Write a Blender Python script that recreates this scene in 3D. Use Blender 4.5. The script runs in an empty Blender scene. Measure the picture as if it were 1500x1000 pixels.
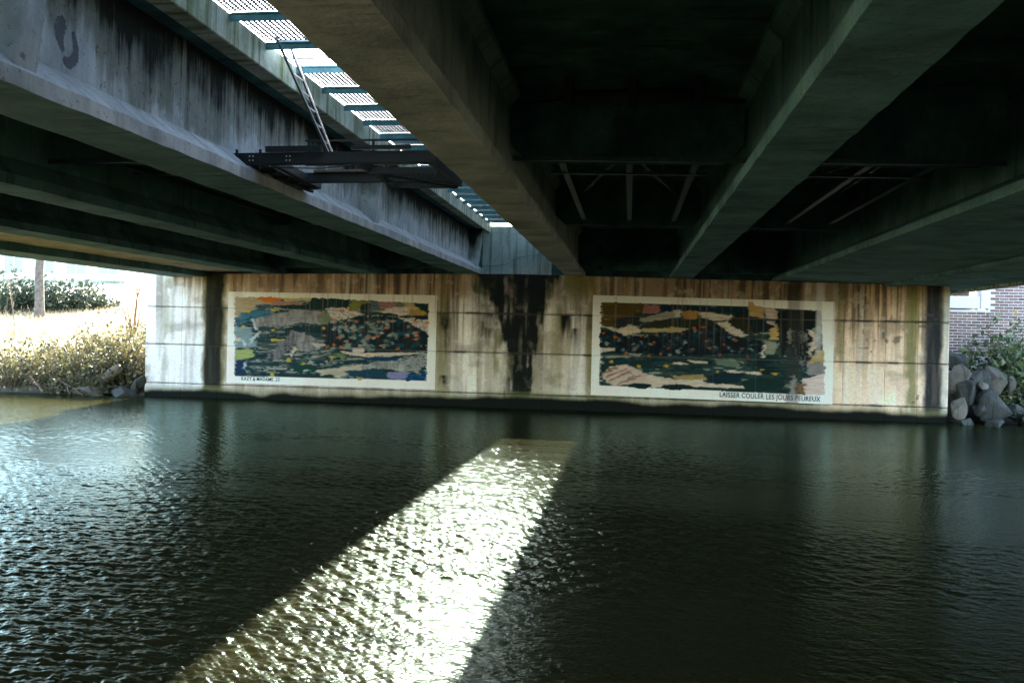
import bpy, math, random
import numpy as np
from mathutils import Vector, Matrix

random.seed(7)
RNG = np.random.default_rng(11)
S = bpy.context.scene
COL = S.collection

# ------------------------------------------------------------------ camera
HC = 2.136
FPX = 1310.0
yaw = math.atan(172 / FPX)
roll = math.atan(0.024)
Fv = Vector((-math.sin(yaw), math.cos(yaw), 0))
Rv = Vector((math.cos(yaw), math.sin(yaw), 0))
Uv = Vector((0, 0, 1))
cr = Rv * math.cos(roll) + Uv * math.sin(roll)
cu = -Rv * math.sin(roll) + Uv * math.cos(roll)
cd = bpy.data.cameras.new("camera")
cd.lens = FPX / 1500 * 36
cd.sensor_width = 36
cd.shift_y = -4 / 1500
cd.clip_start = 0.05
cd.clip_end = 3000
cam = bpy.data.objects.new("camera", cd)
COL.objects.link(cam)
cam.matrix_world = Matrix(((cr.x, cu.x, -Fv.x, 0), (cr.y, cu.y, -Fv.y, 0), (cr.z, cu.z, -Fv.z, HC), (0, 0, 0, 1)))
S.camera = cam

# ------------------------------------------------------------------ light
SUN = Vector((-1.85, 9.6, 5.85)).normalized()
elev = math.asin(SUN.z)
azim = math.atan2(SUN.x, SUN.y)
w = bpy.data.worlds.new("World")
S.world = w
w.use_nodes = True
nt = w.node_tree
bg = nt.nodes["Background"]
sky = nt.nodes.new("ShaderNodeTexSky")
sky.sky_type = 'NISHITA'
sky.sun_disc = False
sky.sun_elevation = elev
sky.sun_rotation = azim
sky.air_density = 1.0
sky.dust_density = 1.0
sky.ozone_density = 1.0
nt.links.new(sky.outputs[0], bg.inputs[0])
bg.inputs[1].default_value = 0.10
sl = bpy.data.lights.new("sun", 'SUN')
sl.energy = 5.0
sl.angle = math.radians(1.1)
sl.color = (1.0, 0.89, 0.70)
so = bpy.data.objects.new("sun", sl)
COL.objects.link(so)
so.rotation_euler = SUN.to_track_quat('Z', 'Y').to_euler()
so.location = (-20, 60, 60)
vs = S.view_settings
vs.view_transform = 'Standard'
vs.look = 'None'
vs.gamma = 1.0
vs.use_curve_mapping = False
vs.exposure = 4.08
S.render.engine = 'CYCLES'
S.cycles.use_denoising = True
S.cycles.max_bounces = 8
S.cycles.diffuse_bounces = 5
S.cycles.glossy_bounces = 4
S.cycles.transparent_max_bounces = 6
S.cycles.caustics_reflective = False
S.cycles.caustics_refractive = False
S.cycles.sample_clamp_indirect = 6.0
S.cycles.sample_clamp_direct = 0.0

# ------------------------------------------------------------------ helpers
def warp(x, y, z):
    """cross fall and long fall of the bridge decks"""
    return z + 0.008 * (y - 27.3) - 0.0125 * abs(x + 3.5)


class MB:
    def __init__(self):
        self.v = []
        self.f = []

    def add(self, vs, fs):
        n = len(self.v)
        self.v += [tuple(p) for p in vs]
        self.f += [tuple(i + n for i in q) for q in fs]
        return self

    def box(self, x0, x1, y0, y1, z0, z1):
        vs = [(x0, y0, z0), (x1, y0, z0), (x1, y1, z0), (x0, y1, z0), (x0, y0, z1), (x1, y0, z1), (x1, y1, z1), (x0, y1, z1)]
        return self.add(vs, [(0, 3, 2, 1), (4, 5, 6, 7), (0, 1, 5, 4), (1, 2, 6, 5), (2, 3, 7, 6), (3, 0, 4, 7)])

    def cbox(self, x0, x1, y0, y1, z0, z1, c=0.006):
        """box with chamfered edges all round (octagonal loops)"""
        def ring(z, i):
            return [(x0 + i + c, y0 + i, z), (x1 - i - c, y0 + i, z), (x1 - i, y0 + i + c, z), (x1 - i, y1 - i - c, z),
                    (x1 - i - c, y1 - i, z), (x0 + i + c, y1 - i, z), (x0 + i, y1 - i - c, z), (x0 + i, y0 + i + c, z)]
        vs = ring(z0, c) + ring(z0 + c, 0) + ring(z1 - c, 0) + ring(z1, c)
        fs = [tuple(range(7, -1, -1)), tuple(range(24, 32))]
        for k in range(3):
            for i in range(8):
                j = (i + 1) % 8
                fs.append((k * 8 + i, k * 8 + j, k * 8 + 8 + j, k * 8 + 8 + i))
        return self.add(vs, fs)

    def prism(self, prof, ys):
        """profile of (x,z), anticlockwise seen from -y, swept along y"""
        n = len(prof)
        vs = [(x, y, z) for y in ys for (x, z) in prof]
        fs = [tuple(range(n)), tuple(range((len(ys) - 1) * n + n - 1, (len(ys) - 1) * n - 1, -1))]
        for k in range(len(ys) - 1):
            for i in range(n):
                j = (i + 1) % n
                fs.append((k * n + j, k * n + i, k * n + n + i, k * n + n + j))
        return self.add(vs, fs)

    def tube(self, pts, rads, n=7, cap=True):
        pts = [Vector(p) for p in pts]
        if not isinstance(rads, (list, tuple)):
            rads = [rads] * len(pts)
        base = len(self.v)
        ref = Vector((0.31, 0.17, 0.93))
        for i, p in enumerate(pts):
            d = (pts[min(i + 1, len(pts) - 1)] - pts[max(i - 1, 0)]).normalized()
            if abs(d.dot(ref)) > 0.97:
                ref = Vector((0.9, 0.3, 0.1))
            a = d.cross(ref).normalized()
            b = d.cross(a)
            for k in range(n):
                t = 2 * math.pi * k / n
                self.v.append(tuple(p + (a * math.cos(t) + b * math.sin(t)) * rads[i]))
        for i in range(len(pts) - 1):
            for k in range(n):
                j = (k + 1) % n
                self.f.append((base + i * n + k, base + i * n + j, base + i * n + n + j, base + i * n + n + k))
        if cap:
            self.f.append(tuple(base + k for k in range(n - 1, -1, -1)))
            self.f.append(tuple(base + (len(pts) - 1) * n + k for k in range(n)))
        return self

    def bar(self, p, q, wd, ht):
        """rectangular bar between two points"""
        p, q = Vector(p), Vector(q)
        d = (q - p).normalized()
        up = Vector((0, 0, 1)) if abs(d.z) < 0.95 else Vector((0, 1, 0))
        a = d.cross(up).normalized() * wd / 2
        b = a.cross(d).normalized() * ht / 2
        vs = [p - a - b, p + a - b, p + a + b, p - a + b, q - a - b, q + a - b, q + a + b, q - a + b]
        return self.add(vs, [(0, 1, 2, 3), (7, 6, 5, 4), (0, 4, 5, 1), (1, 5, 6, 2), (2, 6, 7, 3), (3, 7, 4, 0)])

    def warp(self):
        self.v = [(x, y, warp(x, y, z)) for (x, y, z) in self.v]
        return self

    def build(self, name, mat, parent=None, smooth=False):
        o = (0, 0, 0) if parent is None else world_loc(parent)
        me = bpy.data.meshes.new(name)
        me.from_pydata([(x - o[0], y - o[1], z - o[2]) for x, y, z in self.v], [], self.f)
        me.materials.append(mat)
        if smooth:
            me.polygons.foreach_set("use_smooth", [True] * len(me.polygons))
        me.update()
        return link(name, me, parent)


def world_loc(o):
    p = Vector((0, 0, 0))
    while o is not None:
        p += Vector(o.location)
        o = o.parent
    return p


def link(name, data, parent=None, loc=(0, 0, 0)):
    ob = bpy.data.objects.new(name, data)
    COL.objects.link(ob)
    ob.location = loc
    if parent is not None:
        ob.parent = parent
    return ob


def tag(o, label=None, cat=None, group=None, kind=None):
    if label:
        o["label"] = label
    if cat:
        o["category"] = cat
    if group:
        o["group"] = group
    if kind:
        o["kind"] = kind
    return o


def thing(name, loc, label, cat, group=None):
    return tag(link(name, None, None, loc), label, cat, group)


def np_mesh(name, V, Fq, mat, parent=None, smooth=False, col=None, k=4):
    """mesh from arrays: V (n,3) world, Fq (m,k)"""
    o = np.array((0, 0, 0) if parent is None else world_loc(parent), dtype=np.float64)
    me = bpy.data.meshes.new(name)
    V = np.asarray(V, dtype=np.float64) - o
    m = len(Fq)
    me.vertices.add(len(V))
    me.vertices.foreach_set("co", V.astype(np.float32).ravel())
    me.loops.add(m * k)
    me.loops.foreach_set("vertex_index", np.asarray(Fq, dtype=np.int32).ravel())
    me.polygons.add(m)
    me.polygons.foreach_set("loop_start", np.arange(0, m * k, k, dtype=np.int32))
    me.polygons.foreach_set("loop_total", np.full(m, k, dtype=np.int32))
    if smooth:
        me.polygons.foreach_set("use_smooth", np.ones(m, dtype=bool))
    me.materials.append(mat)
    me.update(calc_edges=True)
    me.validate()
    if col is not None:
        at = me.color_attributes.new("paint", 'FLOAT_COLOR', 'POINT')
        c4 = np.ones((len(V), 4), dtype=np.float32)
        c4[:, :3] = col
        at.data.foreach_set("color", c4.ravel())
    return link(name, me, parent)


# numpy value noise -------------------------------------------------
_tab = RNG.random((256, 256))


def vnoise(x, y):
    xi = np.floor(x).astype(int)
    yi = np.floor(y).astype(int)
    fx = x - xi
    fy = y - yi
    fx = fx * fx * (3 - 2 * fx)
    fy = fy * fy * (3 - 2 * fy)
    a = _tab[xi % 256, yi % 256]
    b = _tab[(xi + 1) % 256, yi % 256]
    c = _tab[xi % 256, (yi + 1) % 256]
    d = _tab[(xi + 1) % 256, (yi + 1) % 256]
    return (a * (1 - fx) + b * fx) * (1 - fy) + (c * (1 - fx) + d * fx) * fy


def fbm(x, y, o=4):
    s = 0
    a = 0.5
    t = 0
    for i in range(o):
        s = s + a * vnoise(x + 17.3 * i, y + 9.1 * i)
        t += a
        x = x * 2.03
        y = y * 2.03
        a *= 0.5
    return s / t


def sstep(a, b, x):
    t = np.clip((x - a) / (b - a), 0, 1)
    return t * t * (3 - 2 * t)


def blend(c, k, col):
    k = np.clip(k, 0, 1)[..., None]
    return c * (1 - k) + np.array(col) * k


def band(x, a, b, e=0.08):
    return sstep(a - e, a + e, x) * (1 - sstep(b - e, b + e, x))


# ------------------------------------------------------------------ materials
def new_mat(name):
    m = bpy.data.materials.new(name)
    m.use_nodes = True
    n = m.node_tree.nodes
    return m, n, m.node_tree.links, n["Principled BSDF"]


def pos_map(n, l, scale=(1, 1, 1), rot=(0, 0, 0)):
    g = n.new("ShaderNodeNewGeometry")
    mp = n.new("ShaderNodeMapping")
    mp.inputs["Scale"].default_value = scale
    mp.inputs["Rotation"].default_value = rot
    l.new(g.outputs["Position"], mp.inputs[0])
    return mp.outputs[0]


def noise(n, l, vec, scale, detail=4, rough=0.55, dist=0.0):
    t = n.new("ShaderNodeTexNoise")
    t.inputs["Scale"].default_value = scale
    t.inputs["Detail"].default_value = detail
    t.inputs["Roughness"].default_value = rough
    t.inputs["Distortion"].default_value = dist
    l.new(vec, t.inputs["Vector"])
    return t.outputs["Fac"]


def ramp(n, l, fac, stops):
    r = n.new("ShaderNodeValToRGB")
    e = r.color_ramp.elements
    while len(e) < len(stops):
        e.new(0.5)
    for i, (p, c) in enumerate(stops):
        e[i].position = p
        e[i].color = (*c, 1) if len(c) == 3 else c
    l.new(fac, r.inputs[0])
    return r.outputs[0]


def mix(n, l, fac, a, b, mode='MIX'):
    m = n.new("ShaderNodeMix")
    m.data_type = 'RGBA'
    m.blend_type = mode
    if isinstance(fac, (int, float)):
        m.inputs[0].default_value = fac
    else:
        l.new(fac, m.inputs[0])
    for k, v in ((6, a), (7, b)):
        if isinstance(v, tuple):
            m.inputs[k].default_value = (*v, 1)
        else:
            l.new(v, m.inputs[k])
    return m.outputs[2]


def math_n(n, l, op, a, b=None):
    m = n.new("ShaderNodeMath")
    m.operation = op
    for k, v in ((0, a), (1, b)):
        if v is None:
            continue
        if isinstance(v, (int, float)):
            m.inputs[k].default_value = v
        else:
            l.new(v, m.inputs[k])
    return m.outputs[0]


def bump(n, l, h, bsdf, strength=0.5, dist=0.02):
    b = n.new("ShaderNodeBump")
    b.inputs["Strength"].default_value = strength
    b.inputs["Distance"].default_value = dist
    l.new(h, b.inputs["Height"])
    l.new(b.outputs[0], bsdf.inputs["Normal"])


def concrete(name, light, dark, stain, streak_axis='Y', stain_lo=0.52, stain_hi=0.72, rough=0.85, spec=0.12, fine=1.0, bloom=None):
    """weathered concrete: mottling, vertical drip streaks, pits"""
    m, n, l, b = new_mat(name)
    p = pos_map(n, l)
    base = ramp(n, l, noise(n, l, p, 1.3, 6, 0.62), [(0.30, dark), (0.68, light)])
    sc = (1.0, 6.0, 0.35) if streak_axis == 'Y' else (6.0, 1.0, 0.35)
    ps = pos_map(n, l, sc)
    st = ramp(n, l, noise(n, l, ps, 1.0, 5, 0.6, 0.3), [(stain_lo, (0, 0, 0)), (stain_hi, (1, 1, 1))])
    c = mix(n, l, st, base, stain)
    if bloom:
        # lime bloom and scuffs, patchy
        pb_ = pos_map(n, l, (1.0, 3.2, 1.0), (0, 0, 0.1))
        bl_ = ramp(n, l, noise(n, l, pb_, 1.5, 8, 0.72, 0.4), [(0.56, (0, 0, 0)), (0.74, (0.85, 0.85, 0.85))])
        c = mix(n, l, bl_, c, bloom)
        dk_ = ramp(n, l, noise(n, l, pos_map(n, l, (1, 1, 1), (0.3, 0.2, 1)), 0.8, 7, 0.7, 0.2), [(0.34, (0.45, 0.45, 0.45)), (0.56, (1, 1, 1))])
        c = mix(n, l, 0.9, c, dk_, 'MULTIPLY')
    pits = ramp(n, l, noise(n, l, p, 26.0 * fine, 3, 0.7), [(0.30, (0.45, 0.45, 0.45)), (0.44, (1, 1, 1))])
    c = mix(n, l, 0.7, c, pits, 'MULTIPLY')
    l.new(c, b.inputs["Base Color"])
    b.inputs["Roughness"].default_value = rough
    b.inputs["Specular IOR Level"].default_value = spec
    bump(n, l, noise(n, l, p, 14.0, 6, 0.65), b, 0.5, 0.02)
    return m


def fascia_concrete(name):
    """pale web concrete, black algae running down from under the slab"""
    m, n, l, b = new_mat(name)
    g = n.new("ShaderNodeNewGeometry")
    sp_ = n.new("ShaderNodeSeparateXYZ")
    l.new(g.outputs["Position"], sp_.inputs[0])
    p = pos_map(n, l)
    base = ramp(n, l, noise(n, l, p, 1.6, 7, 0.66), [(0.28, (0.30, 0.32, 0.32)), (0.50, (0.50, 0.52, 0.52)), (0.70, (0.66, 0.66, 0.63))])
    wash = noise(n, l, pos_map(n, l, (1, 5.0, 0.5)), 1.0, 4, 0.6)
    base = mix(n, l, ramp(n, l, wash, [(0.45, (0, 0, 0)), (0.7, (0.7, 0.7, 0.7))]), base, (0.24, 0.26, 0.26))
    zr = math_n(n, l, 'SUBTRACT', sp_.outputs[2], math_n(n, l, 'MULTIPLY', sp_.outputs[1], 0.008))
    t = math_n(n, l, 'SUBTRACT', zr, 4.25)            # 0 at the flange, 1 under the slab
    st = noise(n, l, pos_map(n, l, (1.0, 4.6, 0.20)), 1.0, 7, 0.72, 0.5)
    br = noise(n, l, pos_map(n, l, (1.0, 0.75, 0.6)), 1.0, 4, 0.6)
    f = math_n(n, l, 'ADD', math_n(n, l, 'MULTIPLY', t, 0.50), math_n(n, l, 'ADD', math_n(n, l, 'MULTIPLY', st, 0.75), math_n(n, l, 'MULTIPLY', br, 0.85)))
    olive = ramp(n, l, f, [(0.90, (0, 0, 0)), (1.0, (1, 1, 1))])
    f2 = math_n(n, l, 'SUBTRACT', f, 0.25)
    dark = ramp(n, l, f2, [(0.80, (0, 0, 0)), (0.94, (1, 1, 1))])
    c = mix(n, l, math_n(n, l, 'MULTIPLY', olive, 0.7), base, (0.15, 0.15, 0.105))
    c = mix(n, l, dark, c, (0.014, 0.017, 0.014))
    pits = ramp(n, l, noise(n, l, p, 16.0, 3, 0.75), [(0.31, (0.25, 0.25, 0.25)), (0.40, (1, 1, 1))])
    c = mix(n, l, 0.8, c, pits, 'MULTIPLY')
    l.new(c, b.inputs["Base Color"])
    b.inputs["Roughness"].default_value = 0.85
    b.inputs["Specular IOR Level"].default_value = 0.15
    bump(n, l, noise(n, l, p, 9.0, 7, 0.7), b, 0.6, 0.03)
    return m


def plain(name, color, rough=0.6, metal=0.0, var=0.25, scale=8.0, bmp=0.2, spec=0.4):
    m, n, l, b = new_mat(name)
    p = pos_map(n, l)
    f = noise(n, l, p, scale, 5, 0.6)
    lo = tuple(c * (1 - var) for c in color)
    hi = tuple(min(1, c * (1 + var)) for c in color)
    l.new(ramp(n, l, f, [(0.3, lo), (0.7, hi)]), b.inputs["Base Color"])
    b.inputs["Roughness"].default_value = rough
    b.inputs["Metallic"].default_value = metal
    b.inputs["Specular IOR Level"].default_value = spec
    if bmp:
        bump(n, l, noise(n, l, p, scale * 3, 4), b, bmp, 0.01)
    return m


def painted(name, rough=0.8, bmp=0.35, grain=0.8):
    """colour from the painted attribute, fine grain from noise"""
    m, n, l, b = new_mat(name)
    a = n.new("ShaderNodeAttribute")
    a.attribute_name = "paint"
    p = pos_map(n, l)
    g = ramp(n, l, noise(n, l, p, 18, 5, 0.7), [(0.28, (0.72, 0.72, 0.72)), (0.62, (1.08, 1.08, 1.08))])
    l.new(mix(n, l, grain, a.outputs["Color"], g, 'MULTIPLY'), b.inputs["Base Color"])
    b.inputs["Roughness"].default_value = rough
    b.inputs["Specular IOR Level"].default_value = 0.1
    bump(n, l, noise(n, l, p, 12, 6, 0.7), b, bmp, 0.02)
    return m


def leaf_mat(name, a, c, rough=0.45, trans=0.25):
    m, n, l, b = new_mat(name)
    g = n.new("ShaderNodeNewGeometry")
    l.new(ramp(n, l, g.outputs["Random Per Island"], [(0.0, a), (1.0, c)]), b.inputs["Base Color"])
    b.inputs["Roughness"].default_value = rough
    t = n.new("ShaderNodeBsdfTranslucent")
    l.new(ramp(n, l, g.outputs["Random Per Island"], [(0.0, a), (1.0, c)]), t.inputs[0])
    mx = n.new("ShaderNodeMixShader")
    mx.inputs[0].default_value = trans
    l.new(b.outputs[0], mx.inputs[1])
    l.new(t.outputs[0], mx.inputs[2])
    l.new(mx.outputs[0], n["Material Output"].inputs[0])
    return m


M = {}
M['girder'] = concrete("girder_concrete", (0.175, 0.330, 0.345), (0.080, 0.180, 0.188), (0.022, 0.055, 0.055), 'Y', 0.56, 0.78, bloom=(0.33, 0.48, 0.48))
M['fascia'] = fascia_concrete("fascia_girder_concrete")
M['lit_girder'] = concrete("lit_girder_concrete", (0.60, 0.62, 0.60), (0.35, 0.37, 0.355), (0.10, 0.12, 0.10), 'Y', 0.58, 0.8, bloom=(0.68, 0.69, 0.66))  # girder concrete paler: bounce light from the sunlit water is in its colour
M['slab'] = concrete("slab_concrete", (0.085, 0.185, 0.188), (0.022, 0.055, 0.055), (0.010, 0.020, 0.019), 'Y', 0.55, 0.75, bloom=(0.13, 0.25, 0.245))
M['kerb'] = concrete("kerb_concrete", (0.58, 0.60, 0.52), (0.22, 0.25, 0.17), (0.12, 0.14, 0.055), 'Y', 0.45, 0.65)
M['board'] = concrete("board_marked_concrete", (0.66, 0.59, 0.47), (0.42, 0.37, 0.29), (0.20, 0.17, 0.13), 'X', 0.5, 0.75)
M['backwall'] = concrete("backwall_concrete", (0.46, 0.50, 0.46), (0.26, 0.30, 0.25), (0.09, 0.12, 0.07), 'X', 0.5, 0.7)
M['wall'] = painted("stained_abutment_concrete", 0.85, 0.4)
M['mural'] = painted("mural_paint", 0.6, 0.2, 0.35)
M['core'] = plain("dark_joint", (0.05, 0.05, 0.045), 0.95)
M['steel'] = plain("dark_painted_steel", (0.010, 0.014, 0.015), 0.6, 0.0, 0.35, 6)
M['teal_steel'] = plain("teal_painted_steel", (0.035, 0.13, 0.14), 0.5, 0.0, 0.4, 5)
M['galv'] = plain("galvanised_steel", (0.42, 0.41, 0.42), 0.5, 0.3, 0.2, 9)
M['brace'] = plain("weathered_steel", (0.030, 0.060, 0.064), 0.5, 0.0, 0.35, 9)
M['pale_steel'] = plain("pale_steel_and_lit_edge", (0.62, 0.56, 0.54), 0.45, 0.1, 0.2, 9)
M['rust'] = plain("rusty_bolt", (0.30, 0.20, 0.14), 0.7, 0.2, 0.4, 20)
M['black'] = plain("black_pipe", (0.012, 0.014, 0.014), 0.6)
M['ink'] = plain("navy_lettering", (0.006, 0.03, 0.08), 0.6, 0, 0.2, 20, 0)
M['mark'] = plain("dark_spray_paint", (0.03, 0.045, 0.06), 0.6, 0, 0.4, 10, 0)
M['bark'] = plain("bark", (0.085, 0.08, 0.072), 0.9, 0, 0.55, 9, 1.0)
M['twig'] = plain("dry_twig", (0.22, 0.16, 0.11), 0.8, 0, 0.3, 6, 0)
M['cane'] = plain("dead_cane", (0.13, 0.085, 0.055), 0.8, 0, 0.3, 6, 0)
M['willow'] = plain("orange_twig", (0.17, 0.075, 0.03), 0.7, 0, 0.3, 6, 0)
M['whitewall'] = plain("white_render", (0.72, 0.71, 0.69), 0.8, 0, 0.08, 2)
M['roof'] = plain("roof_tiles", (0.26, 0.12, 0.08), 0.8, 0, 0.3, 6)
M['glass'] = plain("window_glass", (0.17, 0.23, 0.27), 0.08, 0, 0.1, 2, 0, 0.6)
M['stone'] = concrete("riprap_stone", (0.085, 0.085, 0.072), (0.028, 0.032, 0.028), (0.008, 0.011, 0.008), 'X', 0.5, 0.7)
M['paleStone'] = concrete("pale_riprap_stone", (0.19, 0.16, 0.125), (0.055, 0.055, 0.046), (0.02, 0.024, 0.017), 'X', 0.55, 0.75)
M['wood'] = plain("driftwood", (0.15, 0.12, 0.08), 0.9, 0, 0.4, 9, 0.6)
M['brick'] = None


def brick_mats():
    m, n, l, b = new_mat("brick_faces")
    oi = n.new("ShaderNodeObjectInfo")
    p = pos_map(n, l)
    c = ramp(n, l, oi.outputs["Random"], [(0.0, (0.15, 0.085, 0.07)), (0.5, (0.22, 0.125, 0.10)), (1.0, (0.31, 0.19, 0.16))])
    g = ramp(n, l, noise(n, l, p, 30, 4, 0.7), [(0.3, (0.7, 0.7, 0.7)), (0.7, (1.15, 1.15, 1.15))])
    l.new(mix(n, l, 0.8, c, g, 'MULTIPLY'), b.inputs["Base Color"])
    b.inputs["Roughness"].default_value = 0.9
    M['brick'] = m
    m, n, l, b = new_mat("brickwork")
    tc = pos_map(n, l, (1, 1, 1), (math.radians(-90), 0, 0))
    t = n.new("ShaderNodeTexBrick")
    t.inputs["Color1"].default_value = (0.30, 0.14, 0.11, 1)
    t.inputs["Color2"].default_value = (0.19, 0.085, 0.07, 1)
    t.inputs["Mortar"].default_value = (0.70, 0.66, 0.62, 1)
    t.inputs["Scale"].default_value = 1.0
    t.inputs["Mortar Size"].default_value = 0.012
    t.inputs["Brick Width"].default_value = 0.28
    t.inputs["Row Height"].default_value = 0.0955
    l.new(tc, t.inputs[0])
    l.new(t.outputs[0], b.inputs["Base Color"])
    b.inputs["Roughness"].default_value = 0.9
    M['brickwork'] = m


brick_mats()
M['mortar'] = plain("mortar", (0.70, 0.66, 0.62), 0.95, 0, 0.12, 10)
M['bramble'] = leaf_mat("bramble_leaf", (0.016, 0.028, 0.010), (0.17, 0.155, 0.060), 0.7, 0.25)
M['hedge'] = leaf_mat("evergreen_leaf", (0.012, 0.026, 0.014), (0.05, 0.075, 0.04), 0.6, 0.1)
M['rightleaf'] = leaf_mat("bank_shrub_leaf", (0.03, 0.07, 0.025), (0.17, 0.20, 0.07), 0.45, 0.25)
M['straw'] = leaf_mat("straw_grass", (0.36, 0.30, 0.17), (0.58, 0.50, 0.34), 0.8, 0.2)


def ground_mat():
    m, n, l, b = new_mat("ground_soil_and_dry_grass")
    p = pos_map(n, l)
    c = ramp(n, l, noise(n, l, p, 0.9, 6, 0.65), [(0.3, (0.30, 0.26, 0.16)), (0.5, (0.46, 0.40, 0.27)), (0.72, (0.36, 0.36, 0.16))])
    g = n.new("ShaderNodeNewGeometry")
    s = n.new("ShaderNodeSeparateXYZ")
    l.new(g.outputs["Position"], s.inputs[0])
    wet = ramp(n, l, math_n(n, l, 'MULTIPLY', s.outputs[2], 0.5), [(0.0, (1, 1, 1)), (0.45, (0, 0, 0))])
    rt = ramp(n, l, math_n(n, l, 'MULTIPLY', math_n(n, l, 'SUBTRACT', s.outputs[0], 6.0), 0.25), [(0.0, (0, 0, 0)), (0.5, (1, 1, 1))])
    c = mix(n, l, rt, c, (0.05, 0.048, 0.032))
    l.new(mix(n, l, wet, c, (0.055, 0.05, 0.035)), b.inputs["Base Color"])
    b.inputs["Roughness"].default_value = 0.95
    bump(n, l, noise(n, l, p, 6, 6, 0.7), b, 0.7, 0.06)
    return m


M['ground'] = ground_mat()


def water_mat():
    m, n, l, b = new_mat("muddy_river_water")
    n.remove(b)
    body = n.new("ShaderNodeBsdfDiffuse")
    body.inputs["Color"].default_value = (0.027, 0.027, 0.0105, 1)
    gl = n.new("ShaderNodeBsdfGlossy")
    gl.inputs["Color"].default_value = (0.41, 0.55, 0.53, 1)
    fr = n.new("ShaderNodeFresnel")
    fr.inputs["IOR"].default_value = 1.33
    g = n.new("ShaderNodeNewGeometry")
    sp_ = n.new("ShaderNodeSeparateXYZ")
    l.new(g.outputs["Position"], sp_.inputs[0])
    # wind-roughened midstream, smooth water in the lee of the abutment
    l.new(ramp(n, l, math_n(n, l, 'MULTIPLY', sp_.outputs[1], 1 / 30), [(0.25, (0.17, 0.17, 0.17)), (0.45, (0.11, 0.11, 0.11)), (0.64, (0.045, 0.045, 0.045))]), gl.inputs["Roughness"])
    p2 = pos_map(n, l, (0.7, 1.0, 1.0), (0, 0, math.radians(14)))
    bp = n.new("ShaderNodeBump")
    bp.inputs["Strength"].default_value = 1.0
    bp.inputs["Distance"].default_value = 1.0
    l.new(math_n(n, l, 'MULTIPLY', noise(n, l, p2, 30.0, 2, 0.5, 0.3), 0.005), bp.inputs["Height"])
    for q in (gl, fr):
        l.new(bp.outputs[0], q.inputs["Normal"])
    mx = n.new("ShaderNodeMixShader")
    l.new(fr.outputs[0], mx.inputs[0])
    l.new(body.outputs[0], mx.inputs[1])
    l.new(gl.outputs[0], mx.inputs[2])
    l.new(mx.outputs[0], n["Material Output"].inputs[0])
    return m


M['water'] = water_mat()

# ------------------------------------------------------------------ ground and river
def smooth(a, b, x):
    t = min(1, max(0, (x - a) / (b - a)))
    return t * t * (3 - 2 * t)


def lerp_tab(tab, x):
    if x <= tab[0][0]:
        return tab[0][1]
    for (x0, y0), (x1, y1) in zip(tab, tab[1:]):
        if x <= x1:
            return y0 + (y1 - y0) * (x - x0) / (x1 - x0)
    return tab[-1][1]


LEFTP = [(-1.2, -1.3), (0, -0.1), (1.2, 0.55), (4.0, 1.55), (9, 2.3), (18, 3.25), (34, 5.3), (44, 6.0), (120, 6.4)]
RIGHTP = [(-1.4, -1.3), (0, 0.0), (1.3, 0.7), (2.6, 1.2), (30, 2.0), (120, 5.0)]
NEARP = [(-1.5, 0.55), (0, 0.5), (1.8, 0.3), (3.2, -0.3), (5, -1.3)]


def gh(x, y):
    if y < 8:
        return lerp_tab(NEARP, y)
    yb = 27.0 + (0.35 * math.sin(x * 0.21) if x < -16 else 0)
    if x < -15:
        yb += -1.0 * smooth(-16.5, -22, x)
    t = smooth(-4, 6, x)
    base = lerp_tab(LEFTP, y - yb) * (1 - t) + lerp_tab(RIGHTP, y - 27.8) * t
    if -15.5 < x < 9.1 and y < 27.9:
        return -1.3
    if y > 27.9:
        dx = max(0, -14.9 - x) / 1.7 + max(0, x - 9.0) / 0.45
        out = 1 if (x < -15 or x > 9.1) else 0
        e = 5.45 - dx - (max(0, 34 - y) / 1.5) * out
        base = max(base, e)
        if y < 28.4 and out == 0:
            base = min(base, 3.0)
    return base


def axis(segs):
    r = []
    for a, b, st in segs:
        k = max(1, int(round((b - a) / st)))
        r += [a + (b - a) * i / k for i in range(k)]
    return r + [segs[-1][1]]


gx = axis([(-900, -120, 60), (-120, -40, 6), (-40, -26, 1.5), (-26, -14, 0.4), (-14, 8, 2), (8, 16, 0.4), (16, 40, 2), (40, 120, 8), (120, 900, 60)])
gy = axis([(-600, -60, 60), (-60, -8, 6), (-8, 8, 0.7), (8, 24, 4), (24, 36, 0.35), (36, 60, 1), (60, 120, 6), (120, 1600, 80)])
GV = np.array([(x, y, gh(x, y) + (0.05 * math.sin(x * 2.3 + y) * math.sin(y * 1.7) if 20 < y < 60 else 0)) for y in gy for x in gx])
nx, ny = len(gx), len(gy)
ii, jj = np.meshgrid(np.arange(nx - 1), np.arange(ny - 1))
a0 = (jj * nx + ii).ravel()
tag(np_mesh("ground", GV, np.stack([a0, a0 + 1, a0 + 1 + nx, a0 + nx], 1), M['ground'], None, True), kind="structure")
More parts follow.
